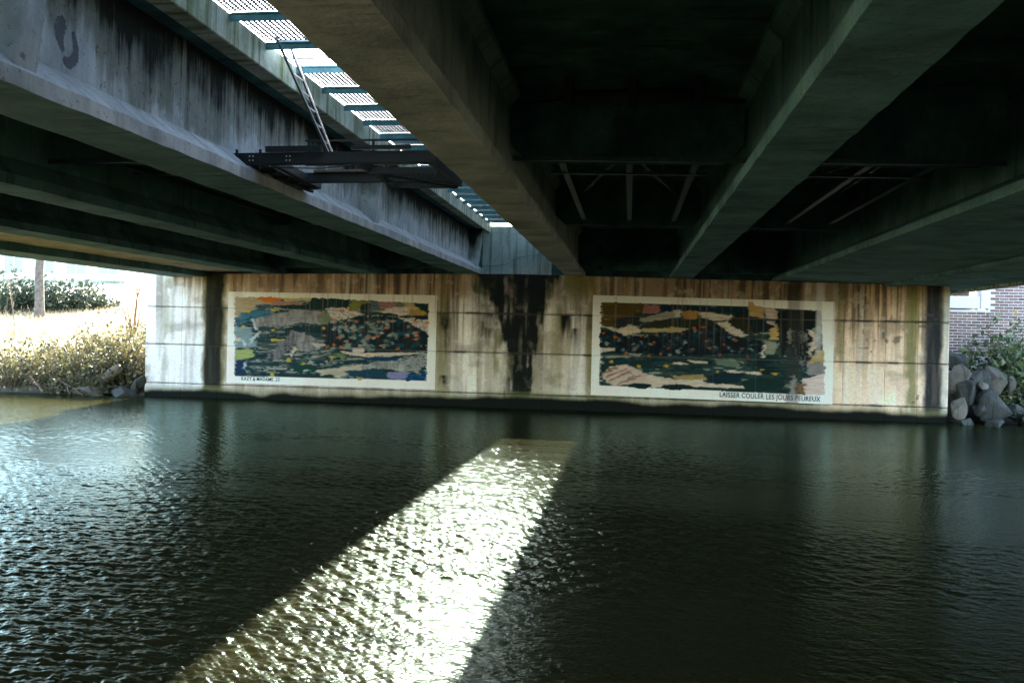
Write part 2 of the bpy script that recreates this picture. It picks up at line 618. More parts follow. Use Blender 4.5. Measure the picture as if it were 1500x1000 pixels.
# the river: one sheet, finely rippled where it runs under the bridge
def water_height(X, Y, dy, fade):
    wr = np.random.default_rng(5)
    patch = 0.22 + 1.05 * sstep(0.34, 0.60, fbm(X * 0.13 + 3, Y * 0.33, 4))
    calm = np.interp(Y, [3, 9, 15, 20, 27.3], [1.0, 0.95, 0.62, 0.34, 0.14])
    lull = 1 - 0.6 * band(X, 1.2, 5.0, 1.6)
    patch = np.maximum(patch, 1.05 * band(X, -9.0, -1.2, 1.5) * (1 - sstep(9, 14, Y)))
    H = np.zeros_like(X)
    wig = fbm(X * 1.1, Y * 1.6, 2) - 0.5
    N = 64
    for i in range(N):
        lam = 0.030 * (0.40 / 0.030) ** (((i + wr.random()) / N) ** 1.2)
        th = math.radians(78) + wr.normal(0, 0.62)
        k = 2 * math.pi / lam
        wt = 1.15 if lam < 0.14 else (0.8 if lam < 0.25 else 0.5)
        a = wt * RIPPLE * math.sqrt(2 / N) / k
        ph = wr.random() * 6.28
        q = k * (X * math.cos(th) + Y * math.sin(th)) + ph + wig * (3.0 if i % 2 else -3.0)
        sh = np.sin(q)
        H += a * (sh + 0.18 * np.cos(2 * q)) * sstep(1.5, 3.2, lam / dy)
    return H * patch * calm * lull * fade


RIPPLE = 0.235
wy = [3.2]
while wy[-1] < 27.35:
    wy.append(wy[-1] + max(0.009, 0.0023 * wy[-1]))
wy = np.array(wy)
wt_ = np.tan(np.linspace(math.radians(-46), math.radians(29), 1050))
WX, WY = wt_[None, :] * wy[:, None], np.repeat(wy[:, None], len(wt_), 1)
fade = np.minimum(np.minimum(sstep(0, 1, (WX - WX[:, :1]) / 1.5), sstep(0, 1, (WX[:, -1:] - WX) / 1.5)), sstep(0, 1, (WY - 3.2) / 0.8))
WZ = water_height(WX, WY, np.repeat(np.gradient(wy)[:, None], len(wt_), 1), fade)
WV = np.stack([WX.ravel(), WY.ravel(), WZ.ravel()], 1)
nr, nc = WX.shape
I, J = np.meshgrid(np.arange(nc - 1), np.arange(nr - 1))
a0 = (J * nc + I).ravel()
WF = np.stack([a0, a0 + 1, a0 + 1 + nc, a0 + nc], 1)
k0 = len(WV)
cA, cB, cC, cD = (nr - 1) * nc, (nr - 1) * nc + nc - 1, nc - 1, 0
WV = np.vstack([WV, [(-900, 3.2, 0), (-900, wy[-1], 0), (-900, 32, 0), (900, 32, 0), (900, wy[-1], 0), (900, 3.2, 0), (-900, -3, 0), (900, -3, 0)]])
WF = np.vstack([WF, [(k0, cD, cA, k0 + 1), (cC, k0 + 5, k0 + 4, cB), (k0 + 1, k0 + 4, k0 + 3, k0 + 2), (k0 + 6, k0 + 7, k0 + 5, k0)]])
tag(np_mesh("river_water", WV, WF, M['water'], None, True), kind="structure")

# ------------------------------------------------------------------ abutment
YP = 27.3


def top_z(x):
    return 4.13 - 0.0125 * abs(x + 3.5)


def wall_colour(X, Z):
    wob = (fbm(X * 1.1, Z * 1.3 + 7) - 0.5) * 0.35
    x = X + wob * 0.5
    st = fbm(X * 5.0, Z * 0.35 + 3, 4)          # broad streaks
    sf = fbm(X * 17.0, Z * 0.5 + 11, 3)         # fine streaks
    mo = fbm(X * 1.7 + 5, Z * 1.7, 5)
    c = np.zeros(X.shape + (3,)) + np.array((0.47, 0.42, 0.35))
    # pale left end, warm right end, olive middle
    c = blend(c, 1 - sstep(-13.4, -12.9, X), (0.80, 0.80, 0.79))
    c = blend(c, sstep(5.4, 6.2, X), (0.86, 0.66, 0.49))
    c = blend(c, sstep(5.4, 6.2, X) * sstep(1.6, 3.6, Z + wob) * 0.8, (0.58, 0.39, 0.24))
    c = blend(c, band(X, -5.9, -1.2, 0.2) * 0.5 * sstep(0.35, 0.7, mo), (0.36, 0.33, 0.20))
    c = blend(c, band(X, -5.48, -4.66, 0.03) * (0.55 + 0.4 * sstep(0.35, 0.6, fbm(X * 4, Z * 0.6, 3))), (0.80, 0.76, 0.68))
    c = blend(c, band(X, -4.5, -3.7, 0.05) * (1 - sstep(1.6, 2.1, Z)) * 0.6, (0.66, 0.61, 0.52))
    c = blend(c, band(X, -2.62, -2.05, 0.04) * 0.55, (0.70, 0.64, 0.52))
    c = blend(c, band(X, -2.05, -1.3, 0.03) * (1 - sstep(1.6, 1.75, Z)) * 0.6, (0.68, 0.62, 0.52))
    c = blend(c, band(X, -1.75, -1.35) * (1 - sstep(2.6, 3, Z)) * 0.8, (0.76, 0.74, 0.70))
    # rust brown runs on the top lift
    topm = sstep(3.25, 3.5, Z + wob * 0.5)
    c = blend(c, topm * band(X, -12.9, 6.4, 0.3) * 0.85, (0.40, 0.29, 0.205))
    c = blend(c, topm * band(X, -1.3, 6.2, 0.3) * 0.6, (0.26, 0.20, 0.13))
    c = blend(c, sstep(3.2, 4.0, Z) * band(X, -15.0, -13.4, 0.3) * sstep(0.4, 0.6, st) * 0.8, (0.45, 0.33, 0.23))
    # streaks
    c = blend(c, sstep(0.48, 0.66, st) * 0.75 * (0.35 + 0.65 * sstep(0.5, 4, Z)), (0.13, 0.108, 0.072))
    c = blend(c, sstep(0.50, 0.72, sf) * 0.85 * sstep(0.30, 0.62, fbm(X * 0.9 + 2, Z * 0.4, 3)) * sstep(0.8, 3.8, Z) * (0.2 + 0.8 * sstep(-13, -12, X)), (0.07, 0.055, 0.035))
    c = blend(c, sstep(0.55, 0.75, fbm(X * 7 + 40, Z * 0.3, 3)) * 0.4, (0.72, 0.70, 0.65))
    c = c * (0.74 + 0.52 * mo)[..., None]
    c = blend(c, sstep(0.56, 0.75, fbm(X * 1.3 + 70, Z * 2.2, 5)) * 0.45, (0.20, 0.175, 0.12))
    c = blend(c, sstep(0.64, 0.74, fbm(X * 6 + 30, Z * 6, 4)) * 0.25, (0.72, 0.69, 0.62))
    c = c * np.array((1.16, 1.06, 0.95))
    # olive algae runs
    for a, b, z0, k in ((-15.05, -14.78, 0.3, 0.55), (-14.75, -14.6, 1.6, 0.4), (-4.15, -3.95, 1.0, 0.8), (-2.35, -2.05, 0.5, 0.5), (-1.28, -1.1, 0.6, 0.8),
                        (7.98, 8.32, 0.2, 0.85), (6.05, 6.25, 1.5, 0.6), (-5.95, -5.65, 0.4, 0.6), (8.93, 9.12, 2.4, 0.5), (-1.95, -1.3, 3.4, 0.9)):
        c = blend(c, band(x, a, b, 0.07) * sstep(z0 - 0.4, z0 + 0.4, Z) * k * sstep(0.25, 0.5, fbm(X * 3, Z * 1.2 + a, 3)), (0.20, 0.18, 0.055))
    # dark wet bands
    jag = (fbm(X * 6, Z * 2.2 + 31, 4) - 0.5) * 0.30
    k1 = band(X + jag * 0.55, -13.58, -12.98, 0.07)
    k1 = k1 * (0.93 + 0.07 * sstep(0.35, 0.6, fbm(X * 8, Z * 0.9, 4)))
    c = blend(c, band(X + jag, -13.68, -12.88, 0.08) * 0.8, (0.19, 0.17, 0.06))
    c = blend(c, k1 * 0.97, (0.010, 0.011, 0.007))
    c = blend(c, k1 * (1 - sstep(0.2, 1.8, Z)) * 0.5, (0.035, 0.032, 0.024))
    k2 = band(X + jag * 0.5, 8.50, 8.96, 0.09)
    k2 = k2 * (0.90 + 0.10 * sstep(0.35, 0.6, fbm(X * 9, Z * 0.9 + 4, 4)))
    c = blend(c, band(X + jag, 8.42, 9.0, 0.06) * 0.6, (0.20, 0.17, 0.10))
    c = blend(c, k2 * 0.97, (0.014, 0.018, 0.021))
    c = blend(c, band(X, 9.0, 9.2, 0.04) * 0.5, (0.62, 0.60, 0.50))
    # funnel of black algae below the gap between the decks
    zz = np.clip(Z, 0, 4.2)
    lo = np.interp(zz, [0.2, 0.8, 1.6, 2.2, 2.9, 3.3, 4.2], [-3.5, -3.5, -3.55, -3.95, -4.05, -4.35, -4.75])
    hi = np.interp(zz, [0.2, 0.8, 1.6, 2.2, 2.9, 3.3, 4.2], [-3.05, -2.95, -2.95, -2.80, -2.75, -2.55, -2.25])
    xj = X + jag * 1.3
    drip = fbm(X * 9, Z * 0.7 + 21, 4) - 0.5
    blot = fbm(X * 3.5 + 8, Z * 3.5, 5) - 0.5
    kf = sstep(0.30, 0.72, sstep(-0.45, 0.40, xj - lo) * sstep(-0.40, 0.35, hi - xj) + drip * 0.75 + blot * 0.5)
    kf = kf * sstep(-0.7, -0.5, xj - lo) * sstep(-0.6, -0.4, hi - xj)
    kg = sstep(-0.45, 0.0, xj - lo) * sstep(-0.30, 0.0, hi - xj)
    c = blend(c, kg * 0.75 * sstep(0.3, 0.55, fbm(X * 4, Z * 3, 4)), (0.10, 0.10, 0.03))
    hole = sstep(0.30, 0.55, fbm(X * 6 + 3, Z * 0.55 + 2, 5)) * 0.6 + 0.4 * sstep(0.3, 0.5, fbm(X * 3, Z * 2.5 + 9, 4))
    kf = kf * np.clip(0.30 + 0.85 * hole + 0.35 * sstep(2.9, 3.6, Z), 0, 1)
    c = blend(c, kf * 0.98, (0.006, 0.0085, 0.0075))
    c = blend(c, band(X + jag, -4.9, -4.2, 0.15) * band(Z + jag, 3.0, 3.9, 0.2) * 0.75 * sstep(0.4, 0.6, fbm(X * 4 + 5, Z * 3, 4)), (0.07, 0.08, 0.022))
    for a, b, z0, z1 in ((-4.58, -4.16, 1.95, 2.89), (-5.95, -5.52, 2.15, 2.89), (-1.30, -1.1, 1.9, 2.89), (-4.55, -3.9, 3.25, 4.0), (-1.74, -1.58, 1.9, 2.5), (-2.10, -1.80, 2.35, 2.89),
                          (-5.8, -5.62, 0.6, 0.95), (-3.85, -3.6, 0.5, 1.65)):
        k = band(X + jag * 0.4, a, b, 0.09) * (1 - sstep(z1 - 0.02, z1 + 0.02, Z)) * sstep(-0.25, 0.75, (Z - z0) / (z1 - z0) + drip * 2.2)
        c = blend(c, k * (0.45 + 0.6 * sstep(0.3, 0.6, blot + 0.5)) * 0.95, (0.012, 0.013, 0.007))
    # runs over the second painting's edge
    c = blend(c, band(X + jag * 0.3, 4.62, 4.98, 0.06) * 0.85 * sstep(0.5, 1.0, Z), (0.02, 0.018, 0.012))
    c = blend(c, band(X + jag * 0.2, 5.42, 5.66, 0.05) * 0.85 * sstep(3.2, 3.4, Z), (0.62, 0.60, 0.54))
    # grime along the lift joints
    for zj in (0.43, 1.69, 2.9):
        d = np.abs(Z - zj + (fbm(X * 2, Z * 0 + zj, 3) - 0.5) * 0.03)
        amt = 0.35 + 0.65 * sstep(-6, -5.5, X)
        c = blend(c, (1 - sstep(0.008, 0.055, d)) * amt * (0.3 + 0.7 * sstep(0.4, 0.6, fbm(X * 2.5, Z * 0 + 3 * zj, 4))), (0.06, 0.052, 0.035))
    # pock marks
    pk = sstep(6.2, 7, X) * sstep(0.80, 0.86, vnoise(X * 9, Z * 9)) * sstep(0.5, 0.6, fbm(X * 0.8 + 9, Z * 0.8, 2))
    c = blend(c, pk * 0.7, (0.09, 0.08, 0.06))
    # tide line
    tide = 0.22 + (fbm(X * 1.2, Z * 0 + 2, 4) - 0.5) * 0.22 + 0.12 * band(X, -7, 6, 3)
    c = blend(c, (1 - sstep(tide + 0.0, tide + 0.22, Z)) * 0.6, (0.20, 0.19, 0.07))
    c = blend(c, 1 - sstep(tide - 0.10, tide + 0.06, Z), (0.007, 0.009, 0.006))
    return np.clip(c, 0.004, 0.88)


ab = thing("bridge_abutment", (-3.2, YP, 0), "stained grey and tan concrete abutment wall standing in the river under both decks", "abutment")
MB().box(-15.57, 9.13, YP + 0.03, YP + 1.25, -1.5, 3.9).build("wall_core", M['core'], ab)
# cast lifts split by form joints
xs = [-15.60, -14.35, -13.10, -11.86, -10.62, -9.38, -8.14, -6.9, -5.6, -4.62, -3.6, -2.62, -1.3, 0.0, 1.24, 2.5, 3.74, 4.98, 6.22, 7.4, 8.3, 9.17]
zs = [-0.6, 0.43, 1.69, 2.9, None]
for r in range(4):
    for q in range(len(xs) - 1):
        x0, x1 = xs[q] + 0.0008, xs[q + 1] - 0.0008
        z0 = zs[r] + 0.007
        nxp = int(round((x1 - x0) / 0.028)) + 1
        zt0 = (zs[r + 1] - 0.007) if zs[r + 1] is not None else None
        nz = int(round(((zt0 or 4.1) - z0) / 0.028)) + 1
        u = np.linspace(0, 1, nxp)
        v = np.linspace(0, 1, nz)
        UU, VV = np.meshgrid(u, v)
        X = x0 + UU * (x1 - x0)
        ztop = zt0 if zt0 is not None else (4.13 - 0.0125 * np.abs(X + 3.5))
        Z = z0 + VV * (ztop - z0)
        proud = (RNG.random() - 0.5) * 0.005
        Yv = np.full(X.shape, YP + proud) + (fbm(X * 2, Z * 2, 3) - 0.5) * 0.012
        edge = np.minimum(VV, 1 - VV) * (np.max(Z) - z0)
        Yv = Yv + 0.02 * (1 - sstep(0.0, 0.03, edge))
        V = np.stack([X.ravel(), Yv.ravel(), Z.ravel()], 1)
        colr = wall_colour(X, Z).reshape(-1, 3)
        I, J = np.meshgrid(np.arange(nxp - 1), np.arange(nz - 1))
        a = (J * nxp + I).ravel()
        Fq = np.stack([a, a + 1, a + 1 + nxp, a + nxp], 1)
        # thickness: push a rim back into the wall
        rim = list(range(nxp)) + [k * nxp + nxp - 1 for k in range(1, nz)] + [(nz - 1) * nxp + k for k in range(nxp - 2, -1, -1)] + [k * nxp for k in range(nz - 2, 0, -1)]
        n0 = len(V)
        back = V[rim].copy()
        back[:, 1] = YP + 0.06
        V = np.vstack([V, back])
        colr = np.vstack([colr, colr[rim] * 0.6])
        m_ = len(rim)
        rq = np.array([(rim[i], n0 + i, n0 + (i + 1) % m_, rim[(i + 1) % m_]) for i in range(m_)])
        Fq = np.vstack([Fq, rq])
        np_mesh("panel", V, Fq, M['wall'], ab, True, colr)
# rounded ends, bearing shelf, footing, back wall
MB().prism([(-15.60, -0.6), (-15.575, -0.6), (-15.575, 3.95), (-15.60, 3.95)], [YP + 0.065, YP + 1.25]).build("end_face", M['fascia'], ab)
MB().prism([(9.135, -0.6), (9.17, -0.6), (9.17, 3.95), (9.135, 3.95)], [YP + 0.065, YP + 1.25]).build("end_face", M['board'], ab)
sh = MB()
pts = [-15.57, -9, -3.5, 3, 9.13]
for a, b in zip(pts, pts[1:]):
    sh.add([(a, YP + 0.065, 3.9), (b, YP + 0.065, 3.9), (b, YP + 1.25, 3.9), (a, YP + 1.25, 3.9),
            (a, YP + 0.065, top_z(a) - 0.01), (b, YP + 0.065, top_z(b) - 0.01), (b, YP + 1.25, top_z(b) - 0.01), (a, YP + 1.25, top_z(a) - 0.01)],
           [(0, 3, 2, 1), (4, 5, 6, 7), (0, 1, 5, 4), (1, 2, 6, 5), (2, 3, 7, 6), (3, 0, 4, 7)])
sh.build("bearing_shelf", M['slab'], ab)
MB().cbox(-15.8, 9.4, YP - 0.22, YP + 1.4, -1.6, -0.12, 0.02).build("footing", M['core'], ab)
# back wall between the decks (with the settled lower block and its slanting crack)
bw = MB()
bw.box(-15.4, -4.72, YP + 0.95, YP + 1.25, 4.0, 5.5)
bw.box(-2.5, 9.0, YP + 0.95, YP + 1.25, 4.0, 5.5)
bw.build("back_wall", M['slab'], ab)
bwu = MB()
crack = [(-4.72, 4.43), (-4.3, 4.45), (-3.95, 4.5), (-3.6, 4.72), (-3.2, 4.78), (-2.85, 4.86), (-2.5, 5.02)]
prof = [(-4.72, 5.72)] + [(x, z + 0.008) for x, z in crack] + [(-2.5, 5.72)]
bwu.prism(prof, [YP + 0.95, YP + 1.25])
bwu.build("back_wall_upper_block", M['backwall'], ab)
prof = [(x, z - 0.012) for x, z in reversed(crack)] + [(-4.72, 4.05), (-2.5, 4.05)]
MB().prism(prof, [YP + 0.915, YP + 1.25]).build("back_wall_lower_block", M['backwall'], ab)
for gxx in (-11.57, -8.15, -4.99, -1.70, 1.50, 4.7, 7.2):
    b_ = MB().cbox(gxx - 0.22, gxx + 0.22, YP + 0.2, YP + 0.6, top_z(gxx) - 0.005, top_z(gxx) + 0.07, 0.01)
    b_.build("bearing_pad", M['black'], ab)

# opposite abutment, behind the viewer
ab2 = thing("bridge_abutment", (-3.2, -7.5, 0), "plain concrete abutment wall behind the near river bank", "abutment")
MB().box(-15.5, 9.2, -8.6, -7.5, -0.5, 3.7).build("wall", M['backwall'], ab2)
MB().box(-15.5, 9.2, -8.6, -8.2, 3.7, 5.3).build("back_wall", M['slab'], ab2)

# ------------------------------------------------------------------ decks
Y0, Y1 = -8.0, YP + 0.9


def girder_profile(xc, half=0.32, web=0.09, z0=4.13):
    return [(xc - half, z0), (xc + half, z0), (xc + half, z0 + 0.14), (xc + web, z0 + 0.40), (xc + web, 5.30), (xc + 0.22, 5.42), (xc + 0.22, 5.52),
            (xc - 0.22, 5.52), (xc - 0.22, 5.42), (xc - web, 5.30), (xc - web, z0 + 0.40), (xc - half, z0 + 0.14)]


def chip_sweep(prof, ys):
    """sweep with slightly uneven arrises along the lower corners"""
    mb = MB()
    n = len(prof)
    vs = []
    for y in ys:
        for i, (x, z) in enumerate(prof):
            j = 0.006 if i in (0, 1, 2, n - 1) else 0.0
            vs.append((x + random.uniform(-j, j), y, z + random.uniform(-j, j)))
    fs = [tuple(range(n)), tuple(range((len(ys) - 1) * n + n - 1, (len(ys) - 1) * n - 1, -1))]
    for k in range(len(ys) - 1):
        for i in range(n):
            j = (i + 1) % n
            fs.append((k * n + j, k * n + i, k * n + n + i, k * n + n + j))
    return mb.add(vs, fs)


GY = [Y0 + (Y1 - Y0) * i / 120 for i in range(121)]
deckL = thing("bridge_deck", (-9.6, 10, 4), "concrete bridge deck with pale stained web beside the gap and board marked outer soffit", "bridge deck")
deckR = thing("bridge_deck", (3.7, 10, 4), "dark concrete bridge deck on the brick building side with wide teal soffits", "bridge deck")
prof2 = [(-5.36, 4.13), (-4.62, 4.13), (-4.62, 4.27), (-4.92, 4.52), (-4.92, 5.52), (-5.21, 5.52), (-5.21, 5.42), (-5.08, 5.3), (-5.08, 4.53), (-5.36, 4.27)]
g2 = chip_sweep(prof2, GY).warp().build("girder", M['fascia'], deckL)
g2.data.materials.append(M['girder'])          # shade of the soffit and back faces put into a darker teal
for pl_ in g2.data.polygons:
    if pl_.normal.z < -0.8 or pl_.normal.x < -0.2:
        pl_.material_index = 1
g2["label"] = "pale concrete girder with dark runs facing the gap"
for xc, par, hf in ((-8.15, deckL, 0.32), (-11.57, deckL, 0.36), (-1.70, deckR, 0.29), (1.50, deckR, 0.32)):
    chip_sweep(girder_profile(xc, hf), GY).warp().build("girder", M['lit_girder'] if xc == -1.70 else M['girder'], par)
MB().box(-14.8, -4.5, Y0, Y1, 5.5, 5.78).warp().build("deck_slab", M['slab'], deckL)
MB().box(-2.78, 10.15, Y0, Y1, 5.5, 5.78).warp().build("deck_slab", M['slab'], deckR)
# gap edges: kerb castings in lengths
ky = Y0
while ky < Y1 - 0.1:
    ke = min(ky + 3.0, Y1 - 0.04)
    MB().cbox(-4.72, -4.47, ky + 0.006, ke - 0.006, 5.485, 5.82, 0.012).warp().build("kerb_block", M['kerb'], deckL)
    MB().cbox(-2.80, -2.56, ky + 0.006, ke - 0.006, 5.485, 5.82, 0.012).warp().build("kerb_block", M['kerb'], deckR)
    ky += 3.0
# outer edge over the bank: recessed soffit of boards and a downstand
MB().prism([(-14.75, 4.02), (-13.62, 4.02), (-13.62, 4.26), (-14.6, 4.26), (-14.6, 5.5), (-14.75, 5.5)], [Y0, Y1 + 1]).warp().build("edge_beam", M['girder'], deckL)
MB().box(-13.62, -11.9, Y0, Y1, 4.24, 4.34).warp().build("soffit_backing", M['slab'], deckL)
bm_ = MB().cbox(-0.84, 0.84, 0.004, 0.262, -0.03, 0.0, 0.006)
mesh_board = None
yb = Y0 + 0.3
while yb < Y1 - 0.3:
    if mesh_board is None:
        o_ = bm_.build("soffit_board", M['board'])
        mesh_board = o_.data
        o_.parent = deckL
    else:
        o_ = link("soffit_board", mesh_board, deckL)
    yc = yb
    o_.location = Vector((-12.77, yc, warp(-12.77, yc, 4.235) + random.uniform(-0.008, 0.006))) - Vector(deckL.location)
    o_.rotation_euler = (0, -0.0125, random.uniform(-0.012, 0.012))
    yb += 0.27
# wide box and edge on the other deck
MB().prism([(4.28, 4.15), (7.35, 4.15), (7.35, 4.24), (7.0, 4.5), (7.0, 5.5), (4.66, 5.5), (4.66, 4.5), (4.28, 4.27)], [Y0, Y1]).warp().build("box_girder", M['girder'], deckR)
MB().prism([(7.36, 4.06), (7.62, 4.06), (7.62, 4.22), (7.36, 4.22)], [Y0, Y1]).warp().build("soffit_rib", M['girder'], deckR)
MB().prism([(7.63, 4.12), (9.86, 4.10), (9.86, 4.22), (7.63, 4.22)], [Y0, Y1 + 2.4]).warp().build("edge_soffit", M['girder'], deckR)
MB().prism([(9.87, 4.03), (10.15, 4.03), (10.15, 5.5), (10.0, 5.5), (10.0, 4.3), (9.87, 4.3)], [Y0, Y1 + 2.8]).warp().build("edge_beam", M['kerb'], deckR)
# cross diaphragms
for y in (-6.5, 1.0, 11.5, 18.45, 26.95):
    for a, b, par in ((-11.2, -8.5, deckL), (-7.8, -5.35, deckL), (-1.36, 1.15, deckR), (1.85, 4.25, deckR)):
        zb = 4.62 if y < 26 else 4.3
        MB().prism([(a - 0.22, zb + 0.2), (a, zb), (b, zb), (b + 0.22, zb + 0.2), (b + 0.22, 5.5), (a - 0.22, 5.5)], [y, y + 0.3]).warp().build("diaphragm", M['slab'], par)
# triangular brackets on the pale web
for y in (-3.4, 6.2, 15.85, 26.9):
    br = MB().prism([(-4.93, 4.45), (-4.66, 4.29), (-4.50, 5.5), (-4.93, 5.5)], [y, y + 0.26]).warp()
    br.build("bracket", M['fascia'], deckL)
# paint mark and drips on the pale web
mk = MB()
prev = None
pm = [(7.16, 5.00, 0.05), (7.12, 4.93, 0.075), (7.10, 4.84, 0.06), (7.13, 4.76, 0.035), (7.17, 4.70, 0.025)]
pm2 = [(7.28, 4.93, 0.03), (7.33, 4.82, 0.035), (7.34, 4.72, 0.045), (7.29, 4.65, 0.05), (7.22, 4.62, 0.05), (7.16, 4.66, 0.035)]
for pl in (pm, pm2):
    a_ = np.array(pl)
    tt = np.linspace(0, len(a_) - 1, 40)
    yy_, zz_, ww_ = [np.interp(tt, np.arange(len(a_)), a_[:, c_]) for c_ in range(3)]
    ker = np.ones(7) / 7
    yy_, zz_ = [np.convolve(np.pad(q_, 3, mode='edge'), ker, 'valid') for q_ in (yy_, zz_)]
    ww_ = ww_ * (0.8 + 0.4 * RNG.random(40)) * np.sin(np.linspace(0.25, 2.9, 40)) ** 0.4
    dy_, dz_ = np.gradient(yy_), np.gradient(zz_)
    ll_ = np.hypot(dy_, dz_)
    ny_, nz__ = -dz_ / ll_, dy_ / ll_
    va = [(-4.914, yy_[i] + ny_[i] * ww_[i], zz_[i] + nz__[i] * ww_[i]) for i in range(40)]
    vb = [(-4.914, yy_[i] - ny_[i] * ww_[i], zz_[i] - nz__[i] * ww_[i]) for i in range(40)]
    mk.add(va + vb, [(i, i + 1, 41 + i, 40 + i) for i in range(39)])
mk.warp().build("paint_mark", M['mark'], g2)["label"] = "dark ring shaped spray paint mark on the pale web"
# steel bracing between the diaphragms
for bays, par in ((((-11.0, -8.6), (-7.7, -5.5)), deckL), (((-1.2, 1.05), (2.0, 4.1)), deckR)):
    for a, b in bays:
        for xm in (a + 0.22, (a + b) / 2 + 0.02, b - 0.22):
            MB().bar((xm, 11.8, 4.72), (xm, 18.44, 4.72), 0.09, 0.012).bar((xm - 0.04, 11.8, 4.77), (xm - 0.04, 18.44, 4.77), 0.012, 0.1).warp().build("brace_bar", M['brace'], par)
        for ym in (13.0,):
            MB().bar((a, ym, 4.70), (b, ym, 4.70), 0.07, 0.012).bar((a, ym + 0.04, 4.73), (b, ym + 0.04, 4.73), 0.012, 0.07).warp().build("cross_bar", M['brace'], par)
        MB().bar((a - 0.35, 11.47, 4.62), (b + 0.35, 11.47, 4.62), 0.05, 0.06).warp().build("edge_angle", M['brace'], par)
        for sgn in (-1, 1):
            xm = (a + b) / 2
            MB().bar((xm + sgn * 0.12, 11.8, 4.70), (xm + sgn * (b - a) * 0.42, 18.3, 5.25), 0.05, 0.03).warp().build("diagonal_strut", M['brace'], par)
            MB().bar((xm + sgn * 0.5, 13.02, 4.70), (xm + sgn * 0.5, 13.02, 5.5), 0.03, 0.03).warp().build("hanger", M['brace'], par)

# pipe under the slab
pp = thing("service_pipe", (0, 10.9, 4.6), "black pipe in a clamped sleeve crossing the dark bay between two girders", "pipe")
MB().tube([(-1.46, 10.95, 5.02), (-0.9, 10.93, 5.05), (0.85, 10.9, 5.05), (1.3, 10.9, 5.02)], 0.035, 8).build("pipe", M['black'], pp, True)
MB().tube([(-0.88, 10.93, 5.10), (0.83, 10.9, 5.10)], 0.085, 12).build("sleeve", M['black'], pp, True)
for x in (-0.8, -0.03, 0.76):
    MB().cbox(x - 0.06, x + 0.06, 10.81, 11.02, 4.99, 5.4, 0.01).build("clamp", M['steel'], pp)

# ------------------------------------------------------------------ grating over the gap
gr = thing("median_grating", (-3.65, 10, 5.7), "open steel grating on teal cross beams closing the slot between the two decks", "grating")
pm_ = MB()
GW, GL = 1.62, 0.94
nb = 26
for i in range(nb + 1):
    x = -GW / 2 + GW * i / nb
    pm_.box(x - 0.012, x + 0.012, 0.0, GL, -0.004, 0.004)
for i in range(19):
    y = GL * i / 18
    pm_.box(-GW / 2, GW / 2, y - 0.010, y + 0.010, -0.0035, 0.0035)
grid_mesh = None
beam_mesh = None
k = 0
y = -7.6
while y < YP + 0.6:
    zc = warp(-3.64, y, 5.80)
    if beam_mesh is None:
        ob = MB().prism([(-0.91, -0.012), (0.91, -0.012), (0.91, 0.0), (-0.91, 0.0)], [-0.022, 0.022]).prism([(-0.91, -0.012), (0.91, -0.012), (0.91, -0.085), (-0.91, -0.085)][::-1], [-0.006, 0.006]).build("cross_beam", M['teal_steel'])
        beam_mesh = ob.data
        ob.parent = gr
    else:
        ob = link("cross_beam", beam_mesh, gr)
    ob.location = Vector((-3.64, y, zc + 0.0)) - Vector(gr.location)
    if not (10.3 < y < 10.7):
        if grid_mesh is None:
            og = pm_.build("grating_panel", M['brace'])
            grid_mesh = og.data
            og.parent = gr
        else:
            og = link("grating_panel", grid_mesh, gr)
        og.location = Vector((-3.64, y + 0.03, zc + 0.02)) - Vector(gr.location)
        og.rotation_euler = (0.008, 0, 0)
    y += 1.0
# hatch frame at the ladder
MB().bar((-4.35, 10.42, 5.66), (-3.7, 10.42, 5.66), 0.05, 0.05).bar((-4.35, 10.95, 5.66), (-3.7, 10.95, 5.66), 0.05, 0.05).bar((-3.7, 10.4, 5.66), (-3.7, 10.97, 5.66), 0.05, 0.05).build("hatch_frame", M['pale_steel'], gr)

# ------------------------------------------------------------------ platform and ladder
pf = thing("maintenance_platform", (-3.6, 11, 4.2), "black steel maintenance platform slung across the gap between two girders", "platform")


def channel(p, q, d, wd):
    """steel channel: web and two flanges, along p-q"""
    p, q = Vector(p), Vector(q)
    dr = (q - p).normalized()
    sd = Vector((-dr.y, dr.x, 0)) * wd / 2
    mb = MB().bar(p, q, 0.016, d)
    mb.bar(p + sd + Vector((0, 0, d / 2)), q + sd + Vector((0, 0, d / 2)), wd, 0.014)
    mb.bar(p + sd - Vector((0, 0, d / 2)), q + sd - Vector((0, 0, d / 2)), wd, 0.014)
    return mb


channel((-4.88, 10.40, 4.25), (-2.32, 10.36, 4.27), 0.13, 0.07).build("main_channel", M['steel'], pf)
channel((-4.55, 11.72, 4.26), (-2.40, 11.70, 4.28), 0.12, 0.07).build("main_channel", M['steel'], pf)
channel((-4.36, 10.48, 4.24), (-4.42, 12.3, 4.26), 0.10, 0.06).build("side_channel", M['steel'], pf)
channel((-2.36, 10.4, 4.26), (-2.36, 12.2, 4.29), 0.12, 0.06).build("side_channel", M['steel'], pf)
MB().box(-4.86, -4.46, 10.52, 12.25, 4.185, 4.197).build("floor_plate", M['steel'], pf)
for yy in (10.8, 11.2, 11.6, 12.0):
    MB().bar((-4.86, yy, 4.165), (-4.46, yy, 4.165), 0.04, 0.035).build("floor_rib", M['steel'], pf)
MB().bar((-4.42, 10.34, 4.355), (-3.72, 10.33, 4.36), 0.03, 0.07).build("toe_board", M['steel'], pf)
MB().bar((-3.35, 10.34, 4.37), (-2.62, 10.33, 4.375), 0.03, 0.05).build("toe_board", M['steel'], pf)
MB().bar((-3.3, 10.9, 4.20), (-2.40, 10.9, 4.20), 0.05, 0.08).build("joist", M['steel'], pf)
